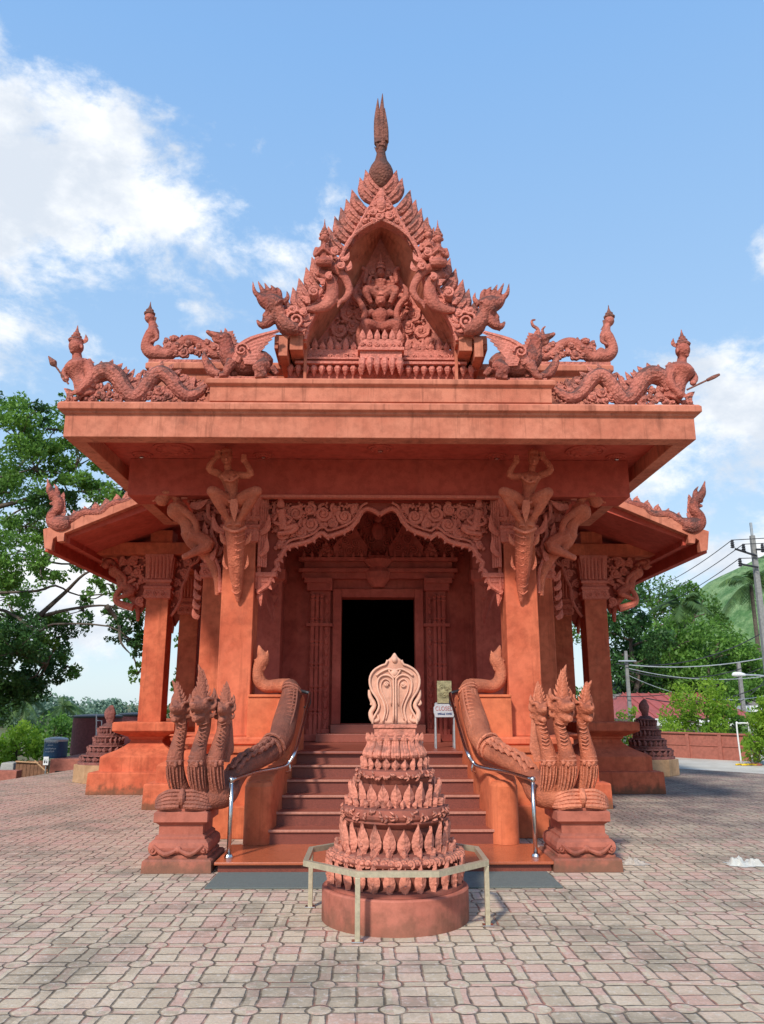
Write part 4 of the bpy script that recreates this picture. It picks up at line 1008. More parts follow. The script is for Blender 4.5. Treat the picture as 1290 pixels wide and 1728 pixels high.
def wing_naga(sx):
    b = P(150, 885, 13.25)
    t = thing('naga_roof_edge', (b.x * sx, 13.25, b.z), 'serpent running down the ' + ('left' if sx == 1 else 'right') + ' side roof edge, crested head rearing at the eave tip', 'statue', 'serpents along the side roof edges')
    Y = 13.26; L = lambda x, y, d=0: P(x, y, Y - d)
    m = MB()
    m.tube([L(120, 882), L(104, 885), L(90, 880), L(90, 868), L(99, 858), L(100, 846), L(94, 838)], [.13, .16, .12, .10, .10, .085, .07], n=11)
    m.tube([L(98, 842), L(90, 840), L(84, 843)], [.075, .06, .03], n=8); m.tube([L(94, 848), L(88, 850), L(84, 849)], [.05, .035, .02], n=7)
    m.tube([L(92, 838), L(85, 828), L(82, 815), L(80, 806)], [.08, .07, .03, .008], n=8); m.tube([L(98, 838), L(97, 825), L(91, 816)], [.05, .035, .008], n=7)
    m.tube([L(108, 884), L(125, 876), L(142, 866), L(158, 866), L(173, 864), L(188, 852), L(204, 848), L(222, 844), L(240, 832)], [.10, .09, .085, .08, .08, .075, .07, .06, .05], n=10)
    m.build('body', M['roofcarve'], t, sx, remesh=.016, it=1)
    m = MB()
    for j in range(14): x = 118 + j * 9; y = 884 - (x - 118) * .38; m.flame(L(x, y - 6), L(x - 3 if j % 2 else x + 5, y - 20), .05, curl=.15)
    for j in range(14): x = 116 + j * 9; y = 886 - (x - 116) * .385; m.spiral(L(x, y - 5, .03), .05, 1.4, j, 1, .02)
    for j in range(5): m.flame(L(103, 870 - j * 7), L(112 - j, 862 - j * 8), .045, curl=.1)
    m.build('crest', M['roofcarve'], t, sx)
both(wing_naga)
# ------------------------------------------------------------------ staircase
ST = thing('staircase', (0, 9, 0), 'six polished dark red granite steps rising from a glossy landing between orange side walls', 'staircase')
for k in range(6):
    z0 = .09 + .14 * k; y0 = 8.68 + .28 * k; hw = 1.20 - .032 * k; y1 = 10.2
    m = MB(); m.box(-hw, hw, y0 + .02, y1, z0 - (.09 if k == 0 else .14) + .002, z0 + .112)
    s = m.build('step', M['granitedark'], ST)
    s_y1 = y0 + .32 if k < 5 else 10.05
    m = MB(); m.box(-hw, hw, y0, s_y1 if k < 5 else 10.048, z0 + .114, z0 + .14); m.build('tread', M['granite'], s, bevel=.005)
    m = MB(); m.box(-hw + .002, hw - .002, y0 - .004, y0 + .022, z0 + .118, z0 + .1425); m.build('nosing', M['nosing'], s, bevel=.003)
m = MB(); m.box(-1.52, 1.56, 7.79, 8.70, 0, .062); m.build('landing_riser', M['granitedark'], ST)
m = MB(); m.box(-1.55, 1.59, 7.75, 8.71, .064, .09); m.build('landing', M['granite2'], ST, bevel=.006)
def sidewall(sx):
    pr = [(8.76, .092), (8.76, .60), (8.76, .72), (8.82, .76), (9.0, .80), (9.3, .84), (9.55, .95), (9.8, 1.15), (10.05, 1.45), (10.2, 1.56), (10.3, 1.60), (10.6, 1.60), (10.6, .06)]
    sh = lambda y: .17 * (y - 8.6) / 1.6
    v = []
    for x0 in (-1.46, -1.165):
        for y, z in pr: v.append((x0 + sh(min(y, 10.3)), y, z))
    n = len(pr); f = [tuple(range(n - 1, -1, -1))[::-1], tuple(range(n, 2 * n))[::-1]] + [(i, i + n, (i + 1) % n + n, (i + 1) % n) for i in range(n)]
    m = MB(); m.add(v, f); m.build('side_wall', M['orange'], ST, sx, bevel=.03)
    m = MB(); m.lathe(-1.296, 8.76, [(.1475, .092), (.1475, .66), (.125, .70), (.05, .72)], 40); m.build('rounded_end', M['orange'], ST, sx)
    m = MB(); m.box(-1.675, -1.05, 10.22, 10.9, .94, 1.585); m.box(-1.676, -1.03, 10.2, 10.92, 1.585, 1.62); m.box(-1.9, -1.30, 9.75, 10.6, .0, .93); m.box(-1.9, -1.28, 9.72, 10.6, .935, 1.0); m.box(-1.95, -1.28, 9.60, 10.6, .0, .35); m.build('parapet', M['orange'], ST, sx, bevel=.01)
both(sidewall)
m = MB(); m.box(-1.50, 1.50, 7.1, 7.72, .001, .014)
tag(m.build('door_mat', M['mat'], bevel=.003), 'long thin grey rubber mat lying on the paving before the stair landing', 'mat')
# ------------------------------------------------------------------ naga statues of the staircase
def naga_stair(sx):
    mt = M['nagadark'] if sx == 1 else M['naga']  # left naga gets a darker clay than the right one
    lab = 'three-headed naga left of the stairs, dark weathered brown necks, body climbing the side wall' if sx == 1 else 'three-headed naga right of the stairs, bright orange-brown necks, body climbing the side wall'
    pc = -1.89
    t = thing('naga_statue', (pc * sx, 8.05, 0), lab, 'statue', 'three-headed nagas guarding the stairs')
    m = MB(); cx, cy = pc, 8.08
    m.loft(cx, cy, [(.32, 0), (.315, .10), (.30, .115), (.27, .12), (.27, .14), (.255, .15), (.27, .17), (.278, .21), (.27, .25), (.245, .275), (.23, .28), (.23, .30), (.205, .32), (.205, .40), (.23, .42), (.25, .43), (.25, .51), (.24, .52), (.225, .525), (.225, .55)], 0, .03)
    for s_ in (-1, 1):
        m.tube([(cx, cy - .31, .20), (cx + s_ * .12, cy - .325, .16), (cx + s_ * .23, cy - .315, .235)], [.015, .022, .012], n=6); m.spiral((cx + s_ * .235, cy - .305, .19), .035, 1.2, 0, s_, .012)
    m.ball((cx, cy - .31, .20), (.035, .02, .03), 8, 6)
    m.build('pedestal', M['ped'], t, sx, bevel=.006)
    L = lambda x, y, Y: P(x, y, Y)
    # coiled base
    m = MB()
    m.tube([L(290, 1353, 8.02), L(308, 1350, 7.98), L(332, 1347, 7.96), L(360, 1348, 7.98), L(380, 1340, 8.1), L(392, 1315, 8.3), L(412, 1292, 8.5), L(438, 1279, 8.75), L(458, 1266, 9.0), L(474, 1245, 9.3), L(480, 1222, 9.6), L(487, 1194, 9.95), L(492, 1168, 10.2), L(489, 1157, 10.35)],
           [.04, .08, .09, .10, .12, .12, .11, .11, .12, .137, .145, .135, .12, .10], n=14, sub=5)
    m.ball((pc + .01, 8.06, .585), (.30, .24, .135), 20, 12)
    for j, (bx, pts) in enumerate((
        (0, ((310, 1340, 7.98), (299, 1308, 7.93), (296, 1282, 7.90), (301, 1255, 7.93), (306, 1232, 7.96), (307, 1212, 7.95))),
        (1, ((338, 1340, 7.92), (333, 1308, 7.87), (333, 1282, 7.84), (339, 1252, 7.87), (346, 1228, 7.90), (348, 1208, 7.88))),
        (2, ((364, 1340, 7.98), (363, 1308, 7.93), (364, 1282, 7.90), (370, 1255, 7.93), (376, 1232, 7.96), (377, 1212, 7.95))))):
        m.tube([L(*p) for p in pts], [.074, .080, .083, .068, .060, .056], n=12)
    body = m.build('body', mt, t, sx, remesh=.012, it=2)
    # belly plates, collars and dorsal braid
    m = MB()
    for cxp, Yb in ((296, 7.90), (332, 7.84), (364, 7.90)):
        for dy, rr in ((1284, .088), (1290, .083), (1277, .080)):
            c = L(cxp, dy, Yb); m.lathe(c.x, c.y, [(rr * .9, c.z - .014), (rr, c.z), (rr * .9, c.z + .014)], 16)
        for jj in range(3): p = L(cxp - 8 + 8 * jj, 1287 + (3 if jj == 1 else 0), Yb - .09 + .02 * abs(jj - 1)); m.ball(p, (.018, .012, .026), 8, 6)
        for jj in range(7): a_ = -1.25 + jj * 2.5 / 6; c1 = L(cxp, 1293, Yb); c2 = L(cxp + 1, 1312, Yb + .02); c3 = L(cxp + 4, 1330, Yb + .05); m.tube([(c1.x + .083 * sin(a_), c1.y - .083 * cos(a_), c1.z), (c2.x + .081 * sin(a_), c2.y - .081 * cos(a_), c2.z), (c3.x + .074 * sin(a_), c3.y - .074 * cos(a_), c3.z)], [.007, .008, .005], n=5)
        for jj in range(8): y = 1270 - jj * 7; f = jj / 8; c = L(cxp + 3 + f * 9, y, Yb - .058); m.tube([(c.x - .035, c.y + .02, c.z + .005), (c.x, c.y, c.z - .008), (c.x + .035, c.y + .02, c.z + .005)], .0065, n=5)
    sp_ = [(392, 1312, 8.28), (412, 1288, 8.48), (438, 1274, 8.72), (456, 1262, 8.95)]
    bp = catmull([tuple(L(*p)) for p in sp_], 9)
    for off in (-.05, .0, .05):
        m.tube([(p[0] + off, p[1] - .05, p[2] + .092 - abs(off) * .5 + .012 * sin(i * 1.7 + off * 60)) for i, p in enumerate(bp)], .024, n=6, sub=2)
    sp_ = [(474, 1245, 9.3), (484, 1220, 9.6), (491, 1192, 9.95), (493, 1170, 10.18)]
    bp = catmull([tuple(L(*p)) for p in sp_], 9)
    for off in (-.075, -.035, .035, .075): m.tube([(p[0] + off, p[1] - .10, p[2] + .078 - abs(off) * .4) for p in bp], .012, n=5, sub=1)
    for i, p in enumerate(bp[::2]): m.tube([(p[0] - .06, p[1] - .10, p[2] + .062), (p[0], p[1] - .118, p[2] + .074), (p[0] + .06, p[1] - .10, p[2] + .062)], .010, n=5)
    for x_, y_, Y_, r_ in ((456, 1264, 8.98, .132), (462, 1258, 9.06, .138), (493, 1168, 10.17, .125), (493, 1163, 10.24, .12)):
        a = L(x_, y_, Y_); dd = Vector((.25, .5, .7)).normalized() if y_ < 1200 else Vector((.35, .7, .35)).normalized(); u = dd.orthogonal().normalized(); w = dd.cross(u)
        m.tube([a + (u * cos(q) + w * sin(q)) * r_ for q in [2 * pi * i / 14 for i in range(15)]], .018, n=6, sub=1)
    # fan of the coil in front
    for s_ in (-1, 1):
        for j in range(5): f = j / 4; m.tube([(pc + s_ * .02, 7.84 - .012 * j, .70 - f * .13), (pc + s_ * (.13), 7.85 - .014 * j, .695 - f * .13), (pc + s_ * (.22), 7.89 - .012 * j, .655 - f * .105), (pc + s_ * (.285), 7.97, .60 - f * .05)], [.018, .024, .022, .008], n=6)
    m.tube([(pc, 7.82, .72), (pc, 7.79, .64), (pc, 7.83, .56)], [.02, .035, .015], n=7)
    m.build('collars_and_plates', mt, t, sx)
    # heads
    for hx, hy, Yb, tipx, tipy, sn, sc in ((305, 1200, 7.95, 290, 1146, -7, .88), (343, 1196, 7.86, 335, 1120, -8, 1.05), (379, 1201, 7.95, 383, 1148, -2, .88)):
        c = L(hx, hy, Yb); k = .0063 * sc
        q = lambda x, y, d=0: (c.x + x * k, c.y - d * k, c.z + y * k)
        m = MB()
        m.ball(q(0, 0, 2), (13 * k, 15 * k, 12 * k)); m.ball(q(0, 6, 4), (12.5 * k, 13 * k, 8 * k))
        m.tube([q(0, 4, 8), q(sn * .5, 2, 18), q(sn, 4, 27), q(sn, 9, 30)], [11 * k, 8.5 * k, 6 * k, 3.5 * k], n=10)     # upper jaw
        m.tube([q(0, -8, 6), q(sn * .5, -13, 15), q(sn, -14, 23)], [9 * k, 7 * k, 4.5 * k], n=10)                          # lower jaw
        m.tube([q(0, -10, 2), q(2, -22, 0)], [11 * k, 10 * k], n=10, sub=1)
        for s_ in (-1, 1):
            m.ball(q(s_ * 7 + sn * .2, 9, 13), 4 * k, 8, 6); m.tube([q(s_ * 4, 12, 13), q(s_ * 10, 15, 10), q(s_ * 15, 13, 4)], [3 * k, 3 * k, 1.5 * k], n=6)
            m.tube([q(s_ * 10, 0, 2), q(s_ * 17, 5, 0), q(s_ * 18, 16, -2)], [5 * k, 4 * k, 1 * k], n=7)
            m.tube([q(s_ * 9, -8, 2), q(s_ * 15, -10, 0), q(s_ * 19, -2, 0)], [5 * k, 3.5 * k, 1 * k], n=7)
            m.tube([q(s_ * 9, 10, 0), q(s_ * 15, 20, -2), q(s_ * 14, 31, -3)], [5 * k, 4 * k, .8 * k], n=7)
            m.tube([q(s_ * 4 + sn, 0, 24), q(s_ * 4 + sn, -5, 25)], [1.4 * k, .5 * k], n=5, sub=1)
        tp_ = P(tipx, tipy, Yb); tx = (tp_.x - c.x) / k; tz = (tp_.z - c.z) / k
        m.tube([q(0, 8, 0), q(tx * .3, tz * .35, 0), q(tx * .5 + 2, tz * .65, 0), q(tx, tz, 2)], [11 * k, 9.5 * k, 6.5 * k, .8 * k], n=10)
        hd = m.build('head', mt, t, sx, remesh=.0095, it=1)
        m = MB()
        for j in range(12):
            f = j / 11; s_ = 1 if j % 2 else -1; bx_ = tx * .5 * f; w = 10 * (1 - f * .75)
            m.flame(q(bx_ + s_ * w * .7, 8 + tz * .55 * f, 3), q(bx_ + s_ * (w + 5 - 4 * f), 18 + tz * .60 * f, 3), 2.4 * k, curl=.1)
            m.flame(q(bx_, 10 + tz * .6 * f, w * .8), q(bx_ + s_ * 1, 18 + tz * .62 * f, w * .8 + 3), 2.6 * k, curl=.1)
        m.build('crest', mt, hd, sx)
    # tail curling up on the parapet
    m = MB()
    m.tube([L(489, 1158, 10.35), L(470, 1157, 10.45), L(450, 1158, 10.5), L(438, 1148, 10.5), L(436, 1130, 10.5), L(444, 1112, 10.5), L(440, 1100, 10.5), L(437, 1088, 10.5)], [.10, .09, .085, .085, .08, .09, .05, .01], n=12)
    for a_, b_ in (((440, 1120), (453, 1108)), ((443, 1110), (452, 1096)), ((438, 1128), (450, 1120)), ((434, 1125), (428, 1112))): m.flame(L(*a_, 10.48), L(*b_, 10.46), .04)
    m.build('tail', M['naga'], t, sx, remesh=.012, it=1)
    m = MB()
    # tall fin behind the heads
    for j in range(7): m.flame(L(384 - j, 1275 - j * 12, 8.25), L(394 - j * .8, 1250 - j * 13, 8.25), .04, curl=.05)
    m.tube([L(380, 1285, 8.25), L(386, 1250, 8.25), L(389, 1215, 8.25)], [.05, .05, .02], n=7)
    m.build('dorsal_fin', mt, t, sx)
both(naga_stair)
# ------------------------------------------------------------------ handrails
def handrail(sx):
    t = thing('handrail', (P(387, 1449, 7.95).x * sx, 7.95, .09), 'curved stainless steel handrail along the ' + ('left' if sx == 1 else 'right') + ' side of the stairs', 'handrail', 'steel handrails of the staircase')
    a = P(386, 1449, 7.95); top = P(393, 1316, 7.95)
    m = MB(); m.tube([(a.x, 7.95, .09), (a.x, 7.95, top.z)], .021, n=12, sub=1); m.build('post', M['steel'], t, sx, smooth=True)
    m = MB(); m.lathe(a.x, 7.95, [(.042, .091), (.042, .105), (.032, .125), (.024, .13)], 16); m.build('foot_flange', M['steel'], t, sx)
    m = MB(); m.ball((a.x, 7.95, top.z), .032); m.tube([(a.x, 7.95, top.z), P(432, 1303, 8.45), P(470, 1296, 8.8), P(486, 1289, 8.95), P(497, 1272, 9.0), P(505, 1245, 9.25), P(514, 1210, 9.6), P(522, 1180, 9.95), P(523, 1170, 10.05)], .021, n=10, sub=5); m.build('rail', M['steel'], t, sx, smooth=True)
    m = MB(); m.tube([P(523, 1170, 10.05), P(508, 1166, 10.15), P(494, 1168, 10.3)], .02, n=8, sub=2); m.tube([P(523, 1172, 10.05), P(523, 1188, 10.05), P(514, 1194, 10.1)], .014, n=8); m.build('end_bracket', M['darkmetal'], t, sx, smooth=True)
    m = MB(); m.tube([P(488, 1288, 8.98), P(490, 1300, 8.98), P(484, 1304, 9.05)], .012, n=8); m.build('wall_bracket', M['steel'], t, sx, smooth=True)
both(handrail)
# ------------------------------------------------------------------ boundary stone on its round pedestal
SX, SY = .065, 6.22
SP = thing('boundary_stone', (SX, SY, 0), 'tiered round terracotta pedestal with lotus petals carrying a pale leaf-shaped stone', 'monument')
M['stupadrum'] = clay('shaded_stupa_drum', (.26, .075, .045), (.36, .11, .065), samt=.5, edge=.2, mold=.4)  # darker drum clay, shade between the petals put into its colour
zf = lambda y, r: zz(y, SY - r)
rb = .535; zb = zf(1521, rb)
m = MB(); m.lathe(SX, SY, [(rb, 0), (rb, zb - .01), (rb - .01, zb), (.40, zb + .003)], 64)
m.build('base', M['stupabase'], SP)
rn = random.Random(11)
def tier(prof, rows, plate=None, name='tier'):
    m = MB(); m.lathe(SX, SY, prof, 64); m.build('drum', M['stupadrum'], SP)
    m = MB()
    for (r, z, n, h, w, lean, tip) in rows: petal_row(m, SX, SY, r, z, n, h, w, lean, .022, rn=rn, tipout=tip)
    if plate:
        r, z, th, n = plate
        for k in range(n):
            a = 2 * pi * k / n; c = (SX + r * cos(a), SY + r * sin(a)); d = Vector((-sin(a), cos(a), 0)); o = Vector((cos(a), sin(a), 0)); p = Vector((c[0], c[1], z))
            hand = 1 if k % 2 else -1
            for w in range(3):
                pp_ = p + d * rn.uniform(-.03, .03) + Vector((0, 0, rn.uniform(-.36, .36) * th)); s_ = rn.uniform(.012, .02); q_ = rn.uniform(0, 3)
                m.tube([pp_ + d * s_ * cos(q_) + Vector((0, 0, s_ * sin(q_))), pp_ + o * .012 + d * s_ * .3, pp_ - d * s_ * cos(q_) - Vector((0, 0, s_ * sin(q_)))], [.005, .0095, .004], n=5, sub=2)
    return m.build(name, M['stupa'], SP, smooth=None)
z1b = zb; z1t = zf(1462, .48)
tier([(.50, z1b + .003), (.50, z1b + .03), (.43, z1b + .04), (.42, z1t - .04), (.47, z1t - .02), (.485, z1t), (.45, z1t + .015)], [(.475, z1b + .02, 28, z1t - z1b - .015, .092, .05, .012), (.47, z1b + .02, 28, .06, .05, .1, .01)], None)
z2b = z1t; z2t = zf(1392, .38)
m = MB()
for k in range(60): a = k * 2 * pi / 60 + rn.uniform(-.03, .03); r = .465 + rn.uniform(-.015, .015); m.spiral((SX + r * cos(a), SY + r * sin(a), z1t + .01), .03, 1.2, a, 1, .012)
for k in range(40): a = k * 2 * pi / 40; r = .43; m.ball((SX + r * cos(a), SY + r * sin(a), z1t + .03), (.03, .03, .018), 6, 5)
m.build('leaf_bed', M['stupa'], SP)
tier([(.46, z2b + .01), (.43, z2b + .04), (.355, z2b + .06), (.34, z2t - .04), (.36, z2t - .02), (.385, z2t), (.385, z2t + .012)], [(.382, z2b + .035, 24, (z2t - z2b) * .86, .10, -.02, .022), (.42, z2b + .025, 24, .075, .05, .05, .01)])
z3 = zf(1366, .375); z3t = zf(1318, .27)
tier([(.37, z2t + .013), (.385, z2t + .03), (.39, (z2t + z3) / 2), (.385, z3 - .01), (.35, z3), (.30, z3 + .01), (.265, z3 + .03), (.25, z3t - .03), (.27, z3t), (.28, z3t + .01)], [(.318, z3, 22, (z3t - z3) * .92, .088, -.03, .025), (.35, z3, 24, .06, .045, .03, .01)], (.388, (z2t + z3) / 2, z3 - z2t, 44))
z4 = zf(1301, .27); z5 = zf(1287, .24)
tier([(.27, z3t + .011), (.282, z3t + .025), (.285, (z3t + z4) / 2), (.28, z4 - .005), (.25, z4), (.21, z4 + .01), (.195, z4 + .04), (.185, z4 + .10)], [(.235, z4, 22, .085, .058, -.02, .012)], (.282, (z3t + z4) / 2, z4 - z3t, 36))
zt5 = zf(1246, .20)
m = MB(); m.lathe(SX, SY, [(.10, z4 + .05), (.205, z4 + .075), (.225, z4 + .10), (.215, z4 + .13), (.185, zt5 - .03), (.20, zt5 - .01), (.16, zt5)], 48)
for k in range(20):
    a = 2 * pi * k / 20; o = Vector((cos(a), sin(a), 0)); C = Vector((SX, SY, 0))
    for g in (-1, 0, 1): a2 = a + g * .085; o2 = Vector((cos(a2), sin(a2), 0)); m.tube([C + o2 * .20 + Vector((0, 0, z4 + .075)), C + o2 * .232 + Vector((0, 0, z4 + .105)), C + o2 * .205 + Vector((0, 0, zt5 - .06)), C + o2 * .20 + Vector((0, 0, zt5 - .02))], [.01, .016, .014, .01], n=6)
    m.flame(C + o * .195 + Vector((0, 0, zt5 - .03)), C + o * .215 + Vector((0, 0, zt5 + .035)), .024, curl=0)
m.build('lotus_bell', M['stupa'], SP)
zq = zf(1222, .12)
m = MB(); 
def ybox(hx, hy, z0, z1): m.box(SX - hx, SX + hx, SY - hy, SY + hy, z0, z1)
ybox(.165, .13, zt5 - .03, zt5 + .012); ybox(.155, .12, zt5 + .012, zq - .03); ybox(.165, .13, zq - .03, zq)
m.build('block', M['stupa'], SP, bevel=.006)
YP = SY - .05; c0 = P(667, 1160, YP).x
def pp(x, y): return (SX + (P(x, y, YP).x - c0) , P(x, y, YP).z)
lf = [(630, 1222), (631, 1212), (638, 1200), (641, 1190), (637, 1178), (630, 1168), (626, 1158), (625, 1147), (628, 1137), (635, 1129), (646, 1123), (652, 1121), (655, 1114), (661, 1109), (667, 1100)]
pl_ = [pp(x, y) for x, y in lf]; pr_ = [(2 * SX - x, z) for x, z in pl_[::-1][1:]]
m = MB(); m.prism(pl_ + pr_, YP - .01, YP + .10)
st_ = m.build('leaf_stone', M['plaque'], SP, bevel=.015)
m = MB()
for s_ in (-1, 1):
    def q(x, y, d=.02): a, b = pp(x, y); return (SX + s_ * (a - SX), YP - d, b)
    m.tube([q(x, y) for x, y in lf[:-2]], .0095, n=6, sub=2)
    m.tube([q(647, 1218), q(651, 1200), q(648, 1185), q(640, 1168), q(638, 1152), q(643, 1142), (q(654, 1139)), q(663, 1144), q(665, 1155), q(665, 1218)], .008, n=6)
    m.tube([q(652, 1214), q(656, 1196), q(652, 1182), q(645, 1166), q(644, 1154), q(650, 1146), q(658, 1149), q(661, 1160), q(661, 1190)], .005, n=5)
    m.tube([q(667, 1132), q(656, 1129), q(644, 1134), q(636, 1140)], .009, n=6); m.tube([q(667, 1144), q(661, 1137), q(657, 1131)], .008, n=6)
    m.spiral(q(653, 1155, .022), .02, 1.6, 0, s_, .006)
    m.tube([q(624, 1164, 0), q(626, 1176, 0), q(633, 1190, 0), q(627, 1203, 0), q(631, 1216, 0), q(640, 1214, .01), q(638, 1205, .01)], [.008, .016, .018, .019, .021, .014, .007], n=8)
    m.flame(q(627, 1190, 0), q(624, 1180, 0), .012)
m.ball((SX, YP - .015, pp(667, 1113)[1]), (.022, .02, .026), 10, 8); m.ball((SX, YP - .015, pp(667, 1135)[1]), (.03, .02, .03), 10, 8)
m.build('carved_lines', M['plaque'], st_, smooth=True)
# low octagonal rail round it
RL = thing('octagonal_rail', (SX, SY, 0), 'low octagonal champagne-coloured metal rail around the round pedestal', 'railing')
a0 = atan2(-.65, -.27); RR = .69
vt = [(SX + RR * cos(a0 + k * pi / 4), SY + RR * sin(a0 + k * pi / 4)) for k in range(8)]
zr = .43
m = MB()
for k in range(8):
    a = Vector((vt[k][0], vt[k][1], 0)); b = Vector((vt[(k + 1) % 8][0], vt[(k + 1) % 8][1], 0)); d = (b - a).normalized(); nrm = Vector((d.y, -d.x, 0)) * .019
    for s_ in (1,):
        v = [a + nrm * 1, b + nrm * 1, b - nrm * 1, a - nrm * 1]
        # mitre
        ca = Vector((SX, SY, 0)); A1 = ca + (a - ca) * 1.029; A0 = ca + (a - ca) * .971; B1 = ca + (b - ca) * 1.029; B0 = ca + (b - ca) * .971
        v = [A1, B1, B0, A0]; v = [Vector((p.x, p.y, zr - .037)) for p in v] + [Vector((p.x, p.y, zr)) for p in v]
        m.add(v, [(0, 1, 5, 4), (1, 2, 6, 5), (2, 3, 7, 6), (3, 0, 4, 7), (4, 5, 6, 7), (3, 2, 1, 0)])
m.build('rail', M['brass'], RL)
for k in (0, 2, 4, 6):
    x, y = vt[k]; m = MB(); m.box(x - .017, x + .017, y - .017, y + .017, .012, zr - .038); p = m.build('post', M['brass'], RL, bevel=.003)
    m = MB(); m.box(x - .038, x + .038, y - .032, y + .032, .001, .013); m.build('foot_plate', M['steel'], p, bevel=.003)
# ------------------------------------------------------------------ small dark stupas either side
def small_stupa(x, y, top, lab, rot=0):
    t = thing('small_stupa', (x, y, 0), lab, 'monument', 'small dark tiered stupas beside the temple')
    m = MB(); m.lathe(x, y, [(.62, -.0), (.62, .34)], 8, ph=pi / 8); m.build('base', M['ochre'], t, bevel=.01)
    m = MB(); pr = []; z = .342; r = .56; hh = (top - .42 - .342) / 4
    for k in range(4):
        pr += [(r, z), (r, z + hh * .25), (r * .86, z + hh * .3), (r * .82, z + hh * .8), (r * .9, z + hh * .86), (r * .9, z + hh)]
        petal_row(m, x, y, r * .88, z + hh * .25, 20, hh * .62, r * .26, 0, .03, tipout=.03)
        z += hh; r *= .74
    pr += [(r * .9, z + .02), (r * .6, z + .06)]
    m.lathe(x, y, pr, 24); m.build('tiers', M['darkstupa'], t)
    m = MB(); m.tube([(x, y, z), (x, y, z + .1), (x - .015, y, z + .27), (x + .015, y, z + .42)], [.08, .075, .12, .03], n=12, flat=.5); m.build('finial', M['darkstupa'], t, smooth=True)
small_stupa(P(178, 1320, 16.6).x, 16.6, zz(1190, 16.6), 'small dark tiered stupa left of the temple, before the big round tanks')
small_stupa(P(1097, 1308, 18.0).x, 18.0, zz(1180, 18.0), 'small dark tiered stupa right of the temple, before the red garden wall')
# ------------------------------------------------------------------ CLOSED sign, small things
def text_mesh(s, size, mat, loc, parent, name='lettering', rz=0, depth=.002, font=None):
    cu = bpy.data.curves.new('t', 'FONT'); cu.body = s; cu.size = size; cu.align_x = 'CENTER'; cu.align_y = 'CENTER'; cu.extrude = depth
    o = bpy.data.objects.new('t', cu); COL.objects.link(o)
    dg = bpy.context.evaluated_depsgraph_get(); me = bpy.data.meshes.new_from_object(o.evaluated_get(dg)); me.name = name
    bpy.data.objects.remove(o); me.materials.clear(); me.materials.append(mat)
    n = bpy.data.objects.new(name, me); COL.objects.link(n)
    n.parent = parent; off = origin.get(parent.name, Vector((0, 0, 0)))
    n.location = Vector(loc) - off; n.rotation_euler = (radians(90), 0, rz)
    return n
YS = 10.75; sx0 = P(750, 1200, YS).x
CS = thing('closed_sign_stand', (sx0, YS, .935), 'thin metal stand by the doorway with white CLOSED board and tarnished brass plate', 'sign')
q = lambda x, y, d=0: P(x, y, YS - d)
za = zz(1187, YS)
m = MB()
for x in (735, 766):
    a = P(x, 1187, YS).x; m.tube([(a, YS - .05, .935), (a, YS, za)], .011, n=8, sub=1); m.tube([(a, YS + .14, .935), (a, YS, za)], .011, n=8, sub=1)
m.tube([(P(735, 1187, YS).x, YS, za), (P(766, 1187, YS).x, YS, za)], .011, n=8, sub=1)
m.build('stand_frame', M['galv'], CS)
a, b = q(732, 1210), q(767, 1188); w = b.x - a.x; h = b.z - a.z; cxm = (a.x + b.x) / 2
m = MB(); m.prism([(a.x + .02, a.z), (b.x - .02, a.z), (b.x, a.z + h * .35), (b.x, b.z - h * .25), (b.x - .03, b.z), (a.x + .03, b.z), (a.x, b.z - h * .25), (a.x, a.z + h * .35)], YS - .045, YS - .028)
bd = m.build('board', M['greyboard'], CS)
tx_ = text_mesh('CLOSED', h * .46, M['inkred'], (cxm, YS - .047, a.z + h * .64), bd); tx_.scale = (.84 * w / tx_.dimensions.x, 1, 1) if tx_.dimensions.x > .84 * w else (1, 1, 1)
m = MB(); rn = random.Random(5)
for k in range(9):
    x = cxm - w * .30 + k * w * .073 + (.01 if k > 4 else 0); z = a.z + h * .24
    m.spiral((x, YS - .046, z), .010, .8, k, 1, .0032); m.tube([(x + .009, YS - .047, z - .012), (x + .009, YS - .047, z + (.018 if k % 3 else .010))], .003, n=5, sub=1)
m.build('blue_script', M['inkblue'], bd)
a, b = q(738, 1184), q(762, 1149)
m = MB(); m.box(a.x, b.x, YS - .02, YS - .005, a.z - .02, b.z); pb = m.build('brass_plate', M['gilt'], CS, bevel=.004)
m = MB(); 
for x, z, r in ((.3, .7, .04), (.65, .62, .035), (.5, .3, .05), (.25, .35, .025), (.75, .3, .03)): m.spiral((a.x + (b.x - a.x) * x, YS - .022, a.z + (b.z - a.z) * z), r, 1.3, 0, 1, .006)
m.build('embossed_pattern', M['gilt'], pb)
# pair of pale sandals beside the door step
s = P(714, 1233, 12.2)
m = MB()
m.prism([(s.x - .11 + .10 * cos(t) * 1.0, 12.0 + .045 * sin(t)) for t in [k * pi / 6 for k in range(12)]], .94, .965, 'z')
m.tube([(s.x - .14, 12.03, .965), (s.x - .09, 12.0, 1.0), (s.x - .14, 11.97, .965)], .008, n=5)
tag(m.build('sandal', M['cloth']), 'pale sandal left on the porch floor by the door step', 'sandal')
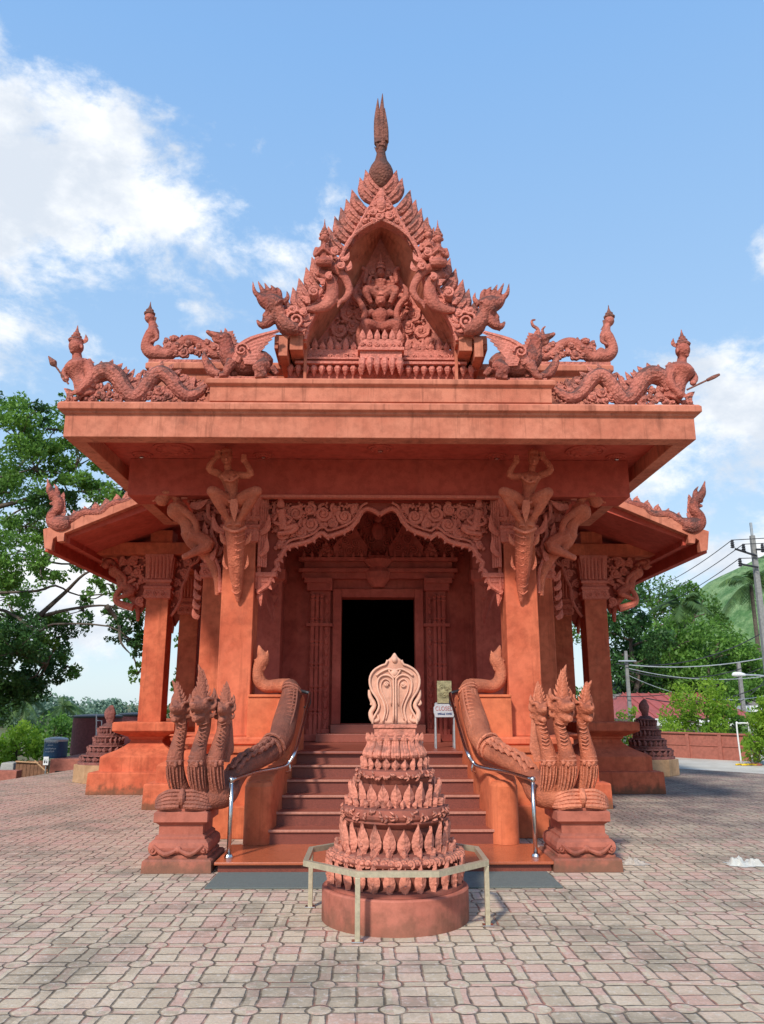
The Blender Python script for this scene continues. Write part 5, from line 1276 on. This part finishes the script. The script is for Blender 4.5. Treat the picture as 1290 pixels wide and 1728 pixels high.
# crumpled things on the paving
def crumple(name, x, y, w, d, h, seed, mat, label, cat):
    rn = random.Random(seed); m = MB()
    N = 26; v = []; f = []
    hs = [[0] * (N + 1) for _ in range(N + 1)]
    lumps = [(rn.uniform(.15, .85), rn.uniform(.2, .8), rn.uniform(.08, .2), rn.uniform(.4, 1)) for _ in range(9)]
    for i in range(N + 1):
        for j in range(N + 1):
            u, w_ = i / N, j / N
            z = max([a * math.exp(-((u - x0) ** 2 + (w_ - y0) ** 2) / (r * r)) for x0, y0, r, a in lumps])
            z = z * (.75 + .25 * sin(u * 31 + w_ * 17) * cos(w_ * 27 - u * 11)) * h
            a = 2 * pi * 0; rr = 1 + .18 * sin(5 * atan2(w_ - .5, u - .5) + seed) + .1 * sin(9 * atan2(w_ - .5, u - .5))
            edge = min(u, 1 - u, w_, 1 - w_)
            v.append((x + (u - .5) * w * rr, y + (w_ - .5) * d * rr, .004 + z * min(1, edge * 8)))
    for i in range(N):
        for j in range(N):
            a = i * (N + 1) + j; f.append((a, a + N + 1, a + N + 2, a + 1))
    m.add(v, f); tag(m.build(name, mat, smooth=True), label, cat)
p = P(1260, 1463, 8.0); crumple('plastic_bag', p.x, 8.05, .30, .22, .10, 4, M['cloth'], 'crumpled white plastic bag lying alone on the paving at far right', 'bag')
p = P(1074, 1460, 8.1); crumple('rag', p.x, 8.12, .24, .20, .075, 9, M['rag'], 'crumpled beige rag on the paving beside the right naga pedestal', 'rag')
# ------------------------------------------------------------------ vegetation
def leaves(m, c, r, n, size, rn, squash=.75, hollow=.45, droop=.3):
    for _ in range(n):
        d = Vector((rn.gauss(0, 1), rn.gauss(0, 1), rn.gauss(0, 1))).normalized()
        t = (hollow + (1 - hollow) * rn.random() ** .6) * (1.12 if rn.random() < .12 else 1)
        p = Vector(c) + Vector((d.x * r * t, d.y * r * t, d.z * r * t * squash))
        a = Vector((rn.uniform(-1, 1), rn.uniform(-1, 1), rn.uniform(-1, .5) - droop)).normalized(); b = a.cross(Vector((rn.uniform(-1, 1), rn.uniform(-1, 1), rn.uniform(-1, 1)))).normalized()
        s = size * rn.uniform(.6, 1.25)
        m.add([p - a * s * .5, p + b * s * .24, p + a * s * .5, p - b * s * .24], [(0, 1, 2, 3)])
def limb(m, a, b, r0, r1, rn, wob=.08, n=6, seg=5):
    a = Vector(a); b = Vector(b); L = (b - a).length; pts = []; rad = []
    for k in range(seg + 1):
        t = k / seg; w = wob * L * sin(pi * t)
        pts.append(a.lerp(b, t) + Vector((rn.uniform(-w, w), rn.uniform(-w, w), rn.uniform(-w, w) * .6))); rad.append(r0 + (r1 - r0) * t)
    m.tube(pts, rad, n=n, sub=3)
    return pts
# big tree on the left, its trunk out of view
rn = random.Random(17)
BT = thing('broadleaf_tree', (-15.5, 21, -.45), 'large spreading broadleaf tree whose leafy limbs reach in from the left edge', 'tree')
tw = MB(); limb(tw, (-15.5, 21, -.5), (-14.6, 21, 4.5), .55, .38, rn, .04, 12)
hub = Vector((-14.6, 21, 4.4))
cl_ = [(30, 735, 55), (95, 725, 45), (150, 715, 38), (60, 790, 60), (130, 780, 50), (185, 765, 38), (10, 830, 60), (215, 822, 34), (165, 842, 40), (100, 850, 45), (45, 890, 52), (5, 940, 50), (120, 905, 30), (70, 955, 34), (15, 1010, 40), (55, 1050, 46), (100, 1075, 40), (25, 1100, 55), (80, 1120, 42), (15, 1165, 50), (60, 1160, 35), (112, 1125, 22), (222, 1042, 26), (205, 1070, 22), (228, 1085, 24), (232, 1015, 20), (165, 985, 18), (205, 960, 22), (140, 1030, 16), (232, 1135, 16), (-40, 860, 70), (-60, 1010, 80), (-50, 1130, 80), (-60, 740, 80), (120, 676, 22), (168, 680, 16), (20, 690, 26), (235, 770, 20), (60, 700, 24), (195, 720, 18), (150, 1010, 14), (185, 1035, 14), (200, 1000, 14), (130, 955, 14), (245, 960, 14)]
lf1 = MB(); lf2 = MB()
for i, (x, y, r) in enumerate(cl_):
    Y = rn.uniform(19.2, 22.8); c = P(x, y, Y); R_ = r * Y / 1320
    dark = y > 1060 and x < 90
    nn = int(27 * r * (r / 30) ** .8 * (1.3 if dark else .9))
    lm = lf2 if (dark or rn.random() < .15) else lf1
    for _ in range(15):
        d = Vector((rn.uniform(-1, 1), rn.uniform(-1, 1), rn.uniform(-1, 1))) * R_ * .85
        leaves(lm, c + d, R_ * rn.uniform(.22, .48), nn // 13, .115, rn)
    # limbs: two main ones feed the clumps
    mid = hub.lerp(c, .45) + Vector((0, 0, .6 if c.z > 4.4 else .2))
    
    if i % 3 == 0 or y > 700 and x < 0: limb(tw, hub, mid, .11, .06, rn, .06); limb(tw, mid, c, .05, .015, rn, .12)
    else:
        pc_ = min((P(a, b, 21) for a, b, _ in cl_[::3]), key=lambda v: (v - c).length); limb(tw, pc_, c, .035, .012, rn, .12, 5)
    for _ in range(5):
        d = Vector((rn.uniform(-1, 1), rn.uniform(-1, 1), rn.uniform(-.8, .8))) * R_; limb(tw, c - d * .2, c + d, .02, .006, rn, .12, 5, 3)
for pts in (((-20, 1085), (60, 1045), (120, 1028), (180, 1022), (228, 1035)), ((60, 1045), (110, 1000), (150, 965), (205, 960)), ((180, 1022), (200, 1050), (205, 1085), (228, 1110)), ((-20, 860), (60, 840), (130, 830), (210, 822)), ((60, 840), (110, 800), (160, 770)), ((70, 960), (95, 920), (110, 880))):
    tw.tube([P(x, y, 20.5 + .3 * sin(k * 2.1)) for k, (x, y) in enumerate(pts)], [.065 * (1 - k / (len(pts) - 1)) + .008 for k in range(len(pts))], n=7, sub=5)
tw.build('limbs', M['bark'], BT, smooth=True); lf1.build('crown', M['leafmid'], BT); lf2.build('crown', M['leafdark'], BT, label='darker shaded foliage low on the left')
def tree(name, x, Y, zb, zt, rc, mat, n, ls, seed, lab, cat='tree', group=None, ncl=12, squash=1.0, trunk=.16, lo=.35, copyof=None):
    rn = random.Random(seed); t = thing(name, (x, Y, zb), lab, cat, group)
    m = MB(); H_ = zt - zb; limb(m, (x, Y, zb), (x, Y, zb + H_ * .75), trunk, trunk * .35, rn, .05, 8)
    lm = MB()
    for k in range(ncl):
        f = (k + .5) / ncl; z = zb + H_ * (lo + (1 - lo) * (.08 + .84 * f)); a = rn.uniform(0, 6.28); env = rc * sqrt(max(.12, 1 - (2 * f - .95) ** 2 * .85)); rr = env * rn.uniform(.25, .8)
        c = Vector((x + rr * cos(a), Y + rr * sin(a), z)); R_ = rc * rn.uniform(.34, .55)
        limb(m, (x, Y, min(z - R_ * .3, zb + H_ * .75)), c, trunk * .4, .02, rn, .06, 5, 3)
        for _ in range(4):
            d = Vector((rn.uniform(-1, 1), rn.uniform(-1, 1), rn.uniform(-.7, .7))) * R_ * .6
            leaves(lm, c + d, R_ * rn.uniform(.4, .62), n // ncl // 4, ls, rn, squash)
    m.build('trunk', M['bark'], t, smooth=True); lm.build('crown', mat, t); return t
def palm(x, Y, zb, zt, fl, seed, lab, nf=17):
    rn = random.Random(seed); t = thing('coconut_palm', (x, Y, zb), lab, 'palm tree', 'coconut palms'); m = MB()
    lean = rn.uniform(-.6, .6); m.tube([(x, Y, zb), (x + lean * .3, Y, (zb + zt) / 2), (x + lean, Y, zt)], [.17, .13, .10], n=8, sub=5); m.build('trunk', M['bark'], t, smooth=True)
    m = MB(); c = Vector((x + lean, Y, zt))
    for k in range(nf):
        a = 2 * pi * k / nf + rn.uniform(-.2, .2); el = rn.uniform(-.35, 1.1); L = fl * rn.uniform(.85, 1.1); pts = []
        for j in range(9):
            s = j / 8; r = L * s * cos(el) * (1 - .15 * s); pts.append(c + Vector((r * cos(a), r * sin(a), L * (s * sin(el) - .62 * s * s))))
        m.tube(pts, [.03, .025, .02, .018, .015, .012, .01, .008, .004], n=4, sub=1)
        for j in range(34):
            s = .1 + .88 * j / 33; i = min(int(s * 8), 7); p = pts[i].lerp(pts[i + 1], s * 8 - i); tdir = (pts[i + 1] - pts[i]).normalized(); sd_ = tdir.cross(Vector((0, 0, 1))).normalized(); ln = fl * .28 * sin(pi * (s * .8 + .15))
            for g in (-1, 1):
                e = p + sd_ * g * ln * .8 + tdir * ln * .5 - Vector((0, 0, ln * rn.uniform(.35, .7))); w = tdir * .035
                m.add([p - w, p + w, e], [(0, 1, 2)])
    m.build('fronds', M['palm'], t)
# left background
p = P(30, 1262, 27); tree('shrub', p.x, 27, -.45, zz(1232, 27), 1.1, M['leafbright'], 2200, .16, 3, 'bright yellow-green bush low at the left edge below the big tree', 'bush', lo=.1, trunk=.05)
p = P(92, 1230, 34); tree('shrub', p.x, 34, -.45, zz(1218, 34), 1.3, M['leafmid'], 2200, .18, 4, 'mid green bush behind the dark blue tank', 'bush', lo=.1, trunk=.05)
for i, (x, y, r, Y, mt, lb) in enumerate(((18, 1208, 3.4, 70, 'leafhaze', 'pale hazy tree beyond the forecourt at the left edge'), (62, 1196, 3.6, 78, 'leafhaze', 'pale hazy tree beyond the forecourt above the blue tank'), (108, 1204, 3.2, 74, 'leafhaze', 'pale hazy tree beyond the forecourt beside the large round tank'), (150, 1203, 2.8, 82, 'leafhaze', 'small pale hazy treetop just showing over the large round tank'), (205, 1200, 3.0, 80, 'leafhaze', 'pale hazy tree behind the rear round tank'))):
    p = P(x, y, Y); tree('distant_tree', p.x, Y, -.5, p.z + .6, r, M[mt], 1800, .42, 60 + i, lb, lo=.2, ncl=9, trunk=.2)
p = P(38, 1195, 64); palm(p.x, 64, -.5, p.z + .5, 2.6, 5, 'hazy coconut palm far off at the left under the big tree')
p = P(100, 1188, 66); palm(p.x, 66, -.5, p.z - .2, 2.4, 6, 'hazy coconut palm far off left of the round tanks')
for x, y, r, Y, sd_, lb in ((333, 1092, 1.7, 30, 81, 'green tree seen between the left columns behind the temple'), (950, 1085, 1.9, 30, 82, 'dark green tree seen between the right columns behind the temple')):
    p = P(x, y, Y); tree('broadleaf_tree', p.x, Y, -.45, zz(y - 60, Y) , r, M['leaf'], 4200, .17, sd_, lb, lo=.1)
# right background trees
rt = [(1062, 1005, 1.9, 34, 'leafdark', 101, 'dark green tree directly right of the temple columns'),
      (1098, 985, 2.3, 40, 'leaf', 102, 'tall airy green tree standing over the lower roofs at right'),
      (1168, 1005, 1.9, 44, 'leaf', 103, 'tall tree with sky showing through, left of the concrete pole'),
      (1128, 1050, 2.6, 36, 'leafmid', 104, 'round mid green tree above the red roof'),
      (1190, 1078, 2.3, 35, 'leafmid', 105, 'round mid green tree above the yellow-green bush'),
      (1262, 1106, 2.0, 36, 'leafmid', 106, 'mid green tree at the right edge behind the street lamp'),
      (1160, 1092, 2.2, 38, 'leafdark', 107, 'dark shaded tree behind the overhead cables'),
      (1228, 1100, 2.2, 39, 'leafdark', 108, 'dark shaded tree behind the rear cable pole'),
      (1090, 1110, 2.1, 38, 'leafdark', 109, 'dark shaded tree behind the grey tiled roof')]
for x, y, r, Y, mt, sd_, lb in rt:
    p = P(x, y, Y); tree('broadleaf_tree', p.x, Y, -.45, p.z + (1.0 if sd_ in (102, 103) else .4), r, M[mt], 8200 if sd_ not in (102, 103) else 5200, .20, sd_, lb, lo=.12 if sd_ > 103 else .3, ncl=16)
p = P(1152, 1022, 37); palm(p.x, 37, -.45, p.z, 2.0, 11, 'coconut palm among the green trees right of the temple')
p = P(1268, 985, 44); palm(p.x, 44, -.45, p.z, 2.6, 12, 'coconut palm beside the concrete pole in front of the hill')
p = P(1192, 1205, 26); tree('shrub', p.x, 26, -.1, zz(1160, 26), 1.35, M['leafbright'], 5200, .13, 21, 'bright yellow-green bush rising behind the terracotta garden wall', 'bush', lo=.15, trunk=.05, ncl=15)
p = P(1228, 1215, 25.5); tree('shrub', p.x, 25.5, -.1, zz(1190, 25.5), .85, M['leafmid'], 2600, .12, 22, 'smaller mid green bush right of the yellow-green one behind the wall', 'bush', lo=.1, trunk=.04)
p = P(1292, 1225, 20.5); tree('shrub', p.x + .3, 20.8, -.1, zz(1178, 20.5), .85, M['leafbright'], 4200, .11, 23, 'yellow-green hedge tree at the right edge beside the white pipe', 'bush', lo=.05, trunk=.05, ncl=14)
p = P(1062, 1204, 24); tree('shrub', p.x, 24, -.1, zz(1190, 24), .45, M['leafbright'], 900, .11, 24, 'small bright shrub between the temple column and small dark stupa', 'bush', lo=.1, trunk=.03)
# hill
t = NT('hazy_green_hillside'); pos = t.n('NewGeometry').outputs['Position']
t.bsdf(t.mix(t.smooth(t.noise(pos, .22, 9, .72), .38, .62), (.10, .22, .07), (.27, .40, .17)), 1, t.bump(t.noise(pos, .8, 6, .7), 1, 1.5)); M['hill'] = t.m
m = MB(); N = 60; v = []; f = []
for i in range(N + 1):
    for j in range(N // 2 + 1):
        x = 20 + i * 4.5; y = 150 + j * 6; d = sqrt(((x - 190) / 115) ** 2 + ((y - 250) / 90) ** 2)
        v.append((x, y, -1 + 80 * max(0, 1 - d) ** .62 * (1 + .04 * sin(x * .13) + .03 * sin(y * .2 + x * .07)) + 1.2 * sin(x * .31) * max(0, 1 - d)))
for i in range(N):
    for j in range(N // 2):
        a = i * (N // 2 + 1) + j; f.append((a, a + N // 2 + 1, a + N // 2 + 2, a + 1))
m.add(v, f); tag(m.build('hill', M['hill'], smooth=True), kind='structure')
# ------------------------------------------------------------------ left: tanks, low walls
def tank(x0, x1, ytop, ybot, Y, mat, lab, name='water_tank', extra=None):
    a = P(x0, ybot, Y).x; b = P(x1, ybot, Y).x; r = (b - a) / 2; cx = (a + b) / 2; zt = zz(ytop, Y - r); z0 = zz(ybot, Y - r)
    t = thing(name, (cx, Y, z0), lab, 'tank')
    m = MB(); m.lathe(cx, Y, [(r * .97, z0), (r * 1.0, z0 + .04), (r * .99, zt - .08)], 40); m.build('tank_body', mat, t, smooth=False)
    m = MB(); m.lathe(cx, Y, [(r * 1.02, zt - .08), (r * 1.03, zt - .03), (r * .9, zt), (r * .3, zt + .03)], 40); m.build('lid', M['darkmetal'] if mat is not M['blue'] else M['galv'], t)
    return t, cx, r, zt, z0
tank(120, 200, 1207, 1276, 24, M['winetank'], 'large round wine-red water tank behind the left small stupa')
tank(196, 262, 1204, 1276, 26.5, M['winetank'], 'rear round wine-red tank partly hidden by the temple column base')
bt, cx, r, zt, z0 = tank(74, 112, 1246, 1279, 21.5, M['blue'], 'small dark blue plastic tank with white writing')
m = MB(); rn = random.Random(2)
for j, zf_ in enumerate((.80, .66, .48, .34)):
    for k in range((9, 4, 8, 7)[j]):
        a = -pi / 2 - .62 + (0 if j != 1 else .25) + k * .13; x = cx + (r * 1.005) * cos(a); y = 21.5 + (r * 1.005) * sin(a); z = z0 + (zt - z0) * zf_
        m.tube([(x, y, z - .018), (x + .012, y, z + .015), (x + .03, y, z + rn.uniform(-.01, .015))], .005, n=4, sub=1)
m.build('white_writing', M['inkwhite'], bt)
# ledges
z = zz(1276, 23.0)
m = MB(); m.box(P(88, 1280, 21).x, P(240, 1280, 21).x, 20.9, 27.5, -.5, z0); pa = P(88, 1300, 21)
tag(m.build('low_wall', M['gardenwall'], bevel=.01), 'low terracotta plinth wall carrying the tanks left of the temple', 'wall')
m = MB(); m.box(P(95, 1300, 20.9).x, P(150, 1300, 20.9).x, 20.82, 20.895, -.42, -.14); tag(m.build('dark_opening_panel', M['black']), 'dark opening low in the plinth wall under the tanks', 'opening')  # black panel on the wall face, its colour stands for the opening's shade
m = MB(); a = P(28, 1282, 20.4).x; b = P(84, 1282, 20.4).x
zt_ = zz(1283, 20.4)
n = 9
FN = thing('board_fence', ((a + b) / 2, 20.4, -.45), 'low brown board fence with pale diagonal braces at the left', 'fence')
for k in range(n): m.box(a + (b - a) * k / n + .004, a + (b - a) * (k + 1) / n - .004, 20.4, 20.43, -.45, zt_ - .01 * (k % 3))
m.build('boards', M['brownwood'], FN)
m = MB(); m.tube([(a, 20.37, zt_ - .02), (b - .25, 20.37, zt_ - .05)], .02, n=6, sub=1); m.tube([(b - .35, 20.37, zt_), (b, 20.37, -.15)], .02, n=6, sub=1); m.build('brace', M['ochre'], FN)
m = MB(); m.box(P(-80, 1290, 19.6).x, P(30, 1290, 19.6).x, 19.6, 19.9, -.5, zz(1300, 19.6)); tag(m.build('low_wall', M['gardenwall'], bevel=.01), 'low dark red wall at the left edge below the bushes', 'wall')
m = MB(); m.box(P(2, 1284, 20.6).x, P(30, 1284, 20.6).x, 20.45, 21.0, -.45, zz(1286, 20.6), .05, .05); tag(m.build('stone_block', M['concrete'], bevel=.03), 'grey concrete block left of the board fence', 'block')
# toilet sign
a = P(73, 1291, 20.3); b = P(83, 1277, 20.3)
TS = thing('toilet_sign', ((a.x + b.x) / 2, 20.3, -.45), 'small white toilet sign with two dark figures below the blue tank', 'sign')
m = MB(); m.box(a.x, b.x, 20.29, 20.31, a.z, b.z); bd = m.build('board', M['white'], TS)
m = MB(); m.tube([((a.x + b.x) / 2, 20.325, -.45), ((a.x + b.x) / 2, 20.325, a.z + .05)], .012, n=6, sub=1); m.build('post', M['galv'], TS)
m = MB(); w = b.x - a.x; h = b.z - a.z
for fx in (.3, .7):
    x = a.x + w * fx; m.ball((x, 20.285, a.z + h * .72), (w * .08, .006, w * .08), 8, 6)
    m.prism([(x - w * .11, a.z + h * .25), (x + w * .11, a.z + h * .25), (x + w * (.12 if fx < .5 else .05), a.z + h * .58), (x - w * (.12 if fx < .5 else .05), a.z + h * .58)], 20.282, 20.289)
m.build('figures', M['darkmetal'], bd)
# thin white pipes by the tank
m = MB(); p0 = P(163, 1242, 23.0); p1 = P(163, 1206, 23.0)
m.tube([p0, p1], .018, n=6, sub=1); m.tube([P(163, 1216, 23.0), P(172, 1216, 23.0), P(172, 1240, 23.0)], .014, n=6, sub=1); m.tube([p0, (p0.x, 23.0, -.45)], .018, n=6, sub=1)
tag(m.build('water_pipe', M['white']), 'thin white standpipe in front of the large round tank', 'pipe')
# ------------------------------------------------------------------ right: garden wall, houses, poles
A = P(1108, 1234, 24.6); B = P(1274, 1231, 22.3)
GW = thing('garden_wall', ((A.x + B.x) / 2, 23.4, -.03), 'low terracotta garden wall with framed panels at the right', 'wall')
dv = Vector((B.x - A.x, B.y - A.y, 0)); Lw = dv.length; dn = dv.normalized(); ang = atan2(dn.y, dn.x); nr = Vector((dn.y, -dn.x, 0)); A0 = Vector((A.x, A.y, 0)) - dn * .9
Lw += .9
def wbox(m, s0, s1, o0, o1, z0, z1):
    v = [A0 + dn * s + nr * o for s, o in ((s0, o1), (s1, o1), (s1, o0), (s0, o0))]; v = [(p.x, p.y, z0) for p in v] + [(p.x, p.y, z1) for p in v]
    m.add(v, [(3, 2, 1, 0), (4, 5, 6, 7), (0, 1, 5, 4), (1, 2, 6, 5), (2, 3, 7, 6), (3, 0, 4, 7)])
m = MB(); wbox(m, 0, Lw, 0, .10, -.4, A.z - .04); m.build('wall_panel', M['gardenwall'], GW)
m = MB(); wbox(m, -.02, Lw + .02, -.03, .15, A.z - .04, A.z); wbox(m, 0, Lw, .10, .12, .33, .37); m.build('coping', M['gardenwall'], GW)
for k in range(5):
    s = k * Lw / 4; m = MB(); wbox(m, s - .05, s + .05, -.02, .14, -.4, A.z - .045); m.build('pilaster', M['gardenwall'], GW)
# white pipe frame, hose, lids
m = MB(); Yp = 21.2; zg = -.03; xa_, xb_ = P(1251, 1284, Yp).x, P(1270, 1284, Yp).x; zt_ = zz(1221, Yp)
m.tube([(xa_, Yp, zg), (xa_ - .02, Yp, zt_ - .06), (xa_ + .04, Yp, zt_), (xb_ - .04, Yp, zt_), (xb_, Yp, zt_ - .06), (xb_, Yp, zg)], .022, n=8, sub=5)
tag(m.build('pipe_hoop', M['white'], smooth=True), 'white bent pipe hoop standing before the right end of the garden wall', 'pipe')
m = MB(); rn = random.Random(8); pts = [(xa_ - .25 + .07 * k + rn.uniform(-.05, .05), 20.9 + .10 * sin(k * 1.9), -.005) for k in range(8)]; m.tube(pts, .024, n=7, sub=4)
tag(m.build('garden_hose', M['yellow'], smooth=True), 'yellow hose lying on the pale road at the foot of the pipe hoop', 'hose')
m = MB(); m.lathe(xb_ - .05, 20.95, [(.16, -.028), (.17, 0), (.10, .03)], 20); tag(m.build('drain_lid', M['gardenwall']), 'round dull red lid on the road beside the yellow hose', 'lid')
x = P(1276, 1255, 21.3).x; t = thing('meter_post', (x, 21.3, -.03), 'short post carrying two small white meter boxes at the right edge', 'post')
m = MB(); m.box(x - .03, x + .03, 21.3, 21.36, -.03, zz(1236, 21.3)); m.build('post', M['concrete'], t)
for y0, y1 in ((1240, 1252), (1258, 1270)):
    m = MB(); m.box(x - .10, x + .09, 21.2, 21.298, zz(y1, 21.3), zz(y0, 21.3)); m.build('meter_box', M['white'], t, bevel=.01)
# houses
def house(lab, x0, x1, Y, D, zw, ridge, rmat, over=.5, hip=0, y_e=None):
    t = thing('house', ((x0 + x1) / 2, Y, -.45), lab, 'house')
    m = MB(); m.box(x0, x1, Y, Y + D, -.45, zw); m.build('wall', M['housewall'], t)
    m = MB(); e = over; cy = Y + D / 2
    v = [(x0 - e, Y - e, zw), (x1 + e, Y - e, zw), (x1 + e, Y + D + e, zw), (x0 - e, Y + D + e, zw), (x0 + hip, cy, ridge), (x1 - hip, cy, ridge)]
    m.add(v, [(0, 1, 5, 4), (2, 3, 4, 5), (1, 2, 5), (3, 0, 4), (3, 2, 1, 0)]); r = m.build('roof', rmat, t)
    m = MB()
    nr_ = int((x1 - x0 + 2 * e) / .45)
    for k in range(nr_ + 1):
        x = x0 - e + k * (x1 - x0 + 2 * e) / nr_; xx = min(max(x, x0 + hip), x1 - hip) if hip else x
        m.tube([(x, Y - e, zw + .03), (xx, cy, ridge + .03)], .025, n=4, sub=1)
    m.build('roof_ribs', rmat, r)
    m = MB(); m.box(x0 - e - .03, x1 + e + .03, Y - e - .06, Y - e - .005, zw - .22, zw + .03); m.build('fascia_board', M['white'], r)
    for k in range(4):
        f = .12 + k * .25; a = x0 + (x1 - x0) * f; m = MB(); m.box(a, a + (x1 - x0) * .12, Y - .03, Y - .002, zw - 1.25, zw - .35); w_ = m.build('window', M['window'], t)
        m = MB(); m.box(a - .04, a + (x1 - x0) * .12 + .04, Y - .06, Y - .031, zw - 1.31, zw - 1.25); m.build('sill', M['white'], w_)
    return t
Y = 29; house('low pale house with faded red metal roof and white fascia board', P(1092, 1213, Y).x, P(1260, 1213, Y).x, Y + .5, 6, zz(1214, Y), zz(1170, Y + 3.5), M['redroof'], hip=.3)
Y = 33; house('house with grey tiled hipped roof right beside the temple columns', P(1030, 1190, Y).x, P(1120, 1190, Y).x, Y + .5, 4.5, zz(1188, Y), zz(1150, Y + 2.5), M['greyroof'], hip=1.6)
Y = 34; house('far house with weathered grey roof at the right edge', P(1212, 1188, Y).x, P(1330, 1188, Y).x, Y + .5, 5, zz(1192, Y), zz(1165, Y + 2.5), M['greyroof'], hip=.8)
# poles and wires
def pole(px, py, Y, top, w, lab, name='utility_pole'):
    x = P(px, py, Y).x; t = thing(name, (x, Y, -.45), lab, 'pole'); zt = zz(top, Y)
    m = MB(); m.box(x - w, x + w, Y - w, Y + w, -.45, zt, w * .35, w * .35); m.build('post', M['pole'], t, bevel=.01); return t, x, zt
pt, px_, pz = pole(1283, 1020, 25, 902, .105, 'tall concrete power pole with insulators at the right edge')
m = MB(); m.box(px_ - .035, px_ + .035, 24.97, 25.03, pz - .2, zz(880, 25)); m.build('lightning_mast', M['galv'], pt)
za_ = zz(927, 25); zb_ = zz(952, 25)
m = MB(); m.tube([(px_, 24.85, zz(938, 25)), (P(1237, 926, 25).x, 24.85, za_ + .02)], .035, n=6, sub=1); m.tube([(px_, 24.85, za_), (px_ + 1.0, 24.85, za_)], .035, n=6, sub=1); m.tube([(px_, 24.85, zb_ - .1), (P(1248, 955, 25).x, 24.85, zb_)], .035, n=6, sub=1); m.build('crossarm', M['darkmetal'], pt)
ins = []
for ix, iy in ((1237, 925), (1256, 932), (1250, 956), (1288, 932)):
    c = P(ix, iy, 24.85); m = MB(); m.lathe(c.x, c.y, [(.03, c.z), (.075, c.z + .03), (.04, c.z + .07), (.07, c.z + .10), (.04, c.z + .14), (.065, c.z + .17), (.04, c.z + .21), (.055, c.z + .24), (.03, c.z + .28)], 10); m.build('insulator', M['darkmetal'], pt); ins.append(Vector((c.x, c.y, c.z + .27)))
def wire(a, b, sag, r, lab, mat='wire'):
    a = Vector(a); b = Vector(b); m = MB(); m.tube([a.lerp(b, k / 12) - Vector((0, 0, 4 * sag * (k / 12) * (1 - k / 12))) for k in range(13)], r, n=5, sub=2)
    tag(m.build('overhead_wire', M[mat]), lab, 'wire', 'overhead wires at the right')
wl = ('uppermost overhead wire running left from the concrete power pole', 'second overhead wire down from the power pole top', 'third overhead wire down from the power pole, off the lower crossarm')
for k in range(3):
    e = P(1030, 1010 + k * 16, 46); wire(ins[(0, 1, 2)[k]], e, .5, .014, wl[k])
    wire(ins[(0, 1, 2)[k]], ins[(0, 1, 2)[k]] + Vector((9, -9, .4 - .1 * k)), .4, .014, wl[k].replace('left', 'right').replace('overhead wire', 'short overhead wire end', 1))
p2, x2, z2_ = pole(1062, 1180, 27, 1098, .07, 'slim grey pole in front of the grey hipped roof', 'utility_pole')
m = MB(); m.tube([(x2 - .3, 26.9, z2_ - .35), (x2 + .3, 26.9, z2_ - .35)], .03, n=6, sub=1); m.build('crossarm', M['galv'], p2)
p3, x3, z3_ = pole(1252, 1170, 31, 1118, .09, 'rear concrete cable pole behind the street lamp', 'utility_pole')
ws = [((1062, 1122), (1300, 1108), 'upper grey cable between the slim pole and right edge'), ((1062, 1128), (1300, 1140), 'pale cable sloping gently down to the right edge'), ((1062, 1132), (1252, 1128), 'dark cable between the slim pole and the rear cable pole'), ((1040, 1175), (1300, 1120), 'dark cable climbing to the right over the red roof'), ((1090, 1178), (1300, 1150), 'lowest dark cable crossing above the red roof'), ((1062, 1140), (1300, 1172), 'slack cable sinking towards the right edge bushes'), ((1040, 1120), (1300, 1060), 'cable climbing steeply right across the green trees'), ((1180, 1185), (1300, 1135), 'short service cable rising above the yellow-green bush')]
for k, (a, b, lb) in enumerate(ws): wire(P(*a, 26.8), P(*b, 26.0 + .3 * k), .18 + .05 * k, .013 if k % 2 else .018, lb, 'galv' if k in (0, 1, 5) else 'wire')
sl_x = P(1302, 1140, 22).x; t = thing('street_lamp', (sl_x, 22, -.45), 'street lamp reaching in from the right edge, white arm and head', 'street lamp')
m = MB(); m.tube([(sl_x, 22, -.45), (sl_x, 22, zz(1150, 22)), ], [.06, .045], n=10, sub=1); m.tube([(sl_x, 22, zz(1152, 22)), P(1290, 1141, 22), P(1256, 1139, 22)], .025, n=8); m.build('post', M['galv'], t)
m = MB(); m.tube([P(1258, 1139, 22), P(1250, 1138, 22), P(1240, 1138, 22), P(1236, 1140, 22)], [.035, .06, .065, .02], n=10, flat=1); m.build('lamp_head', M['white'], t, smooth=True)
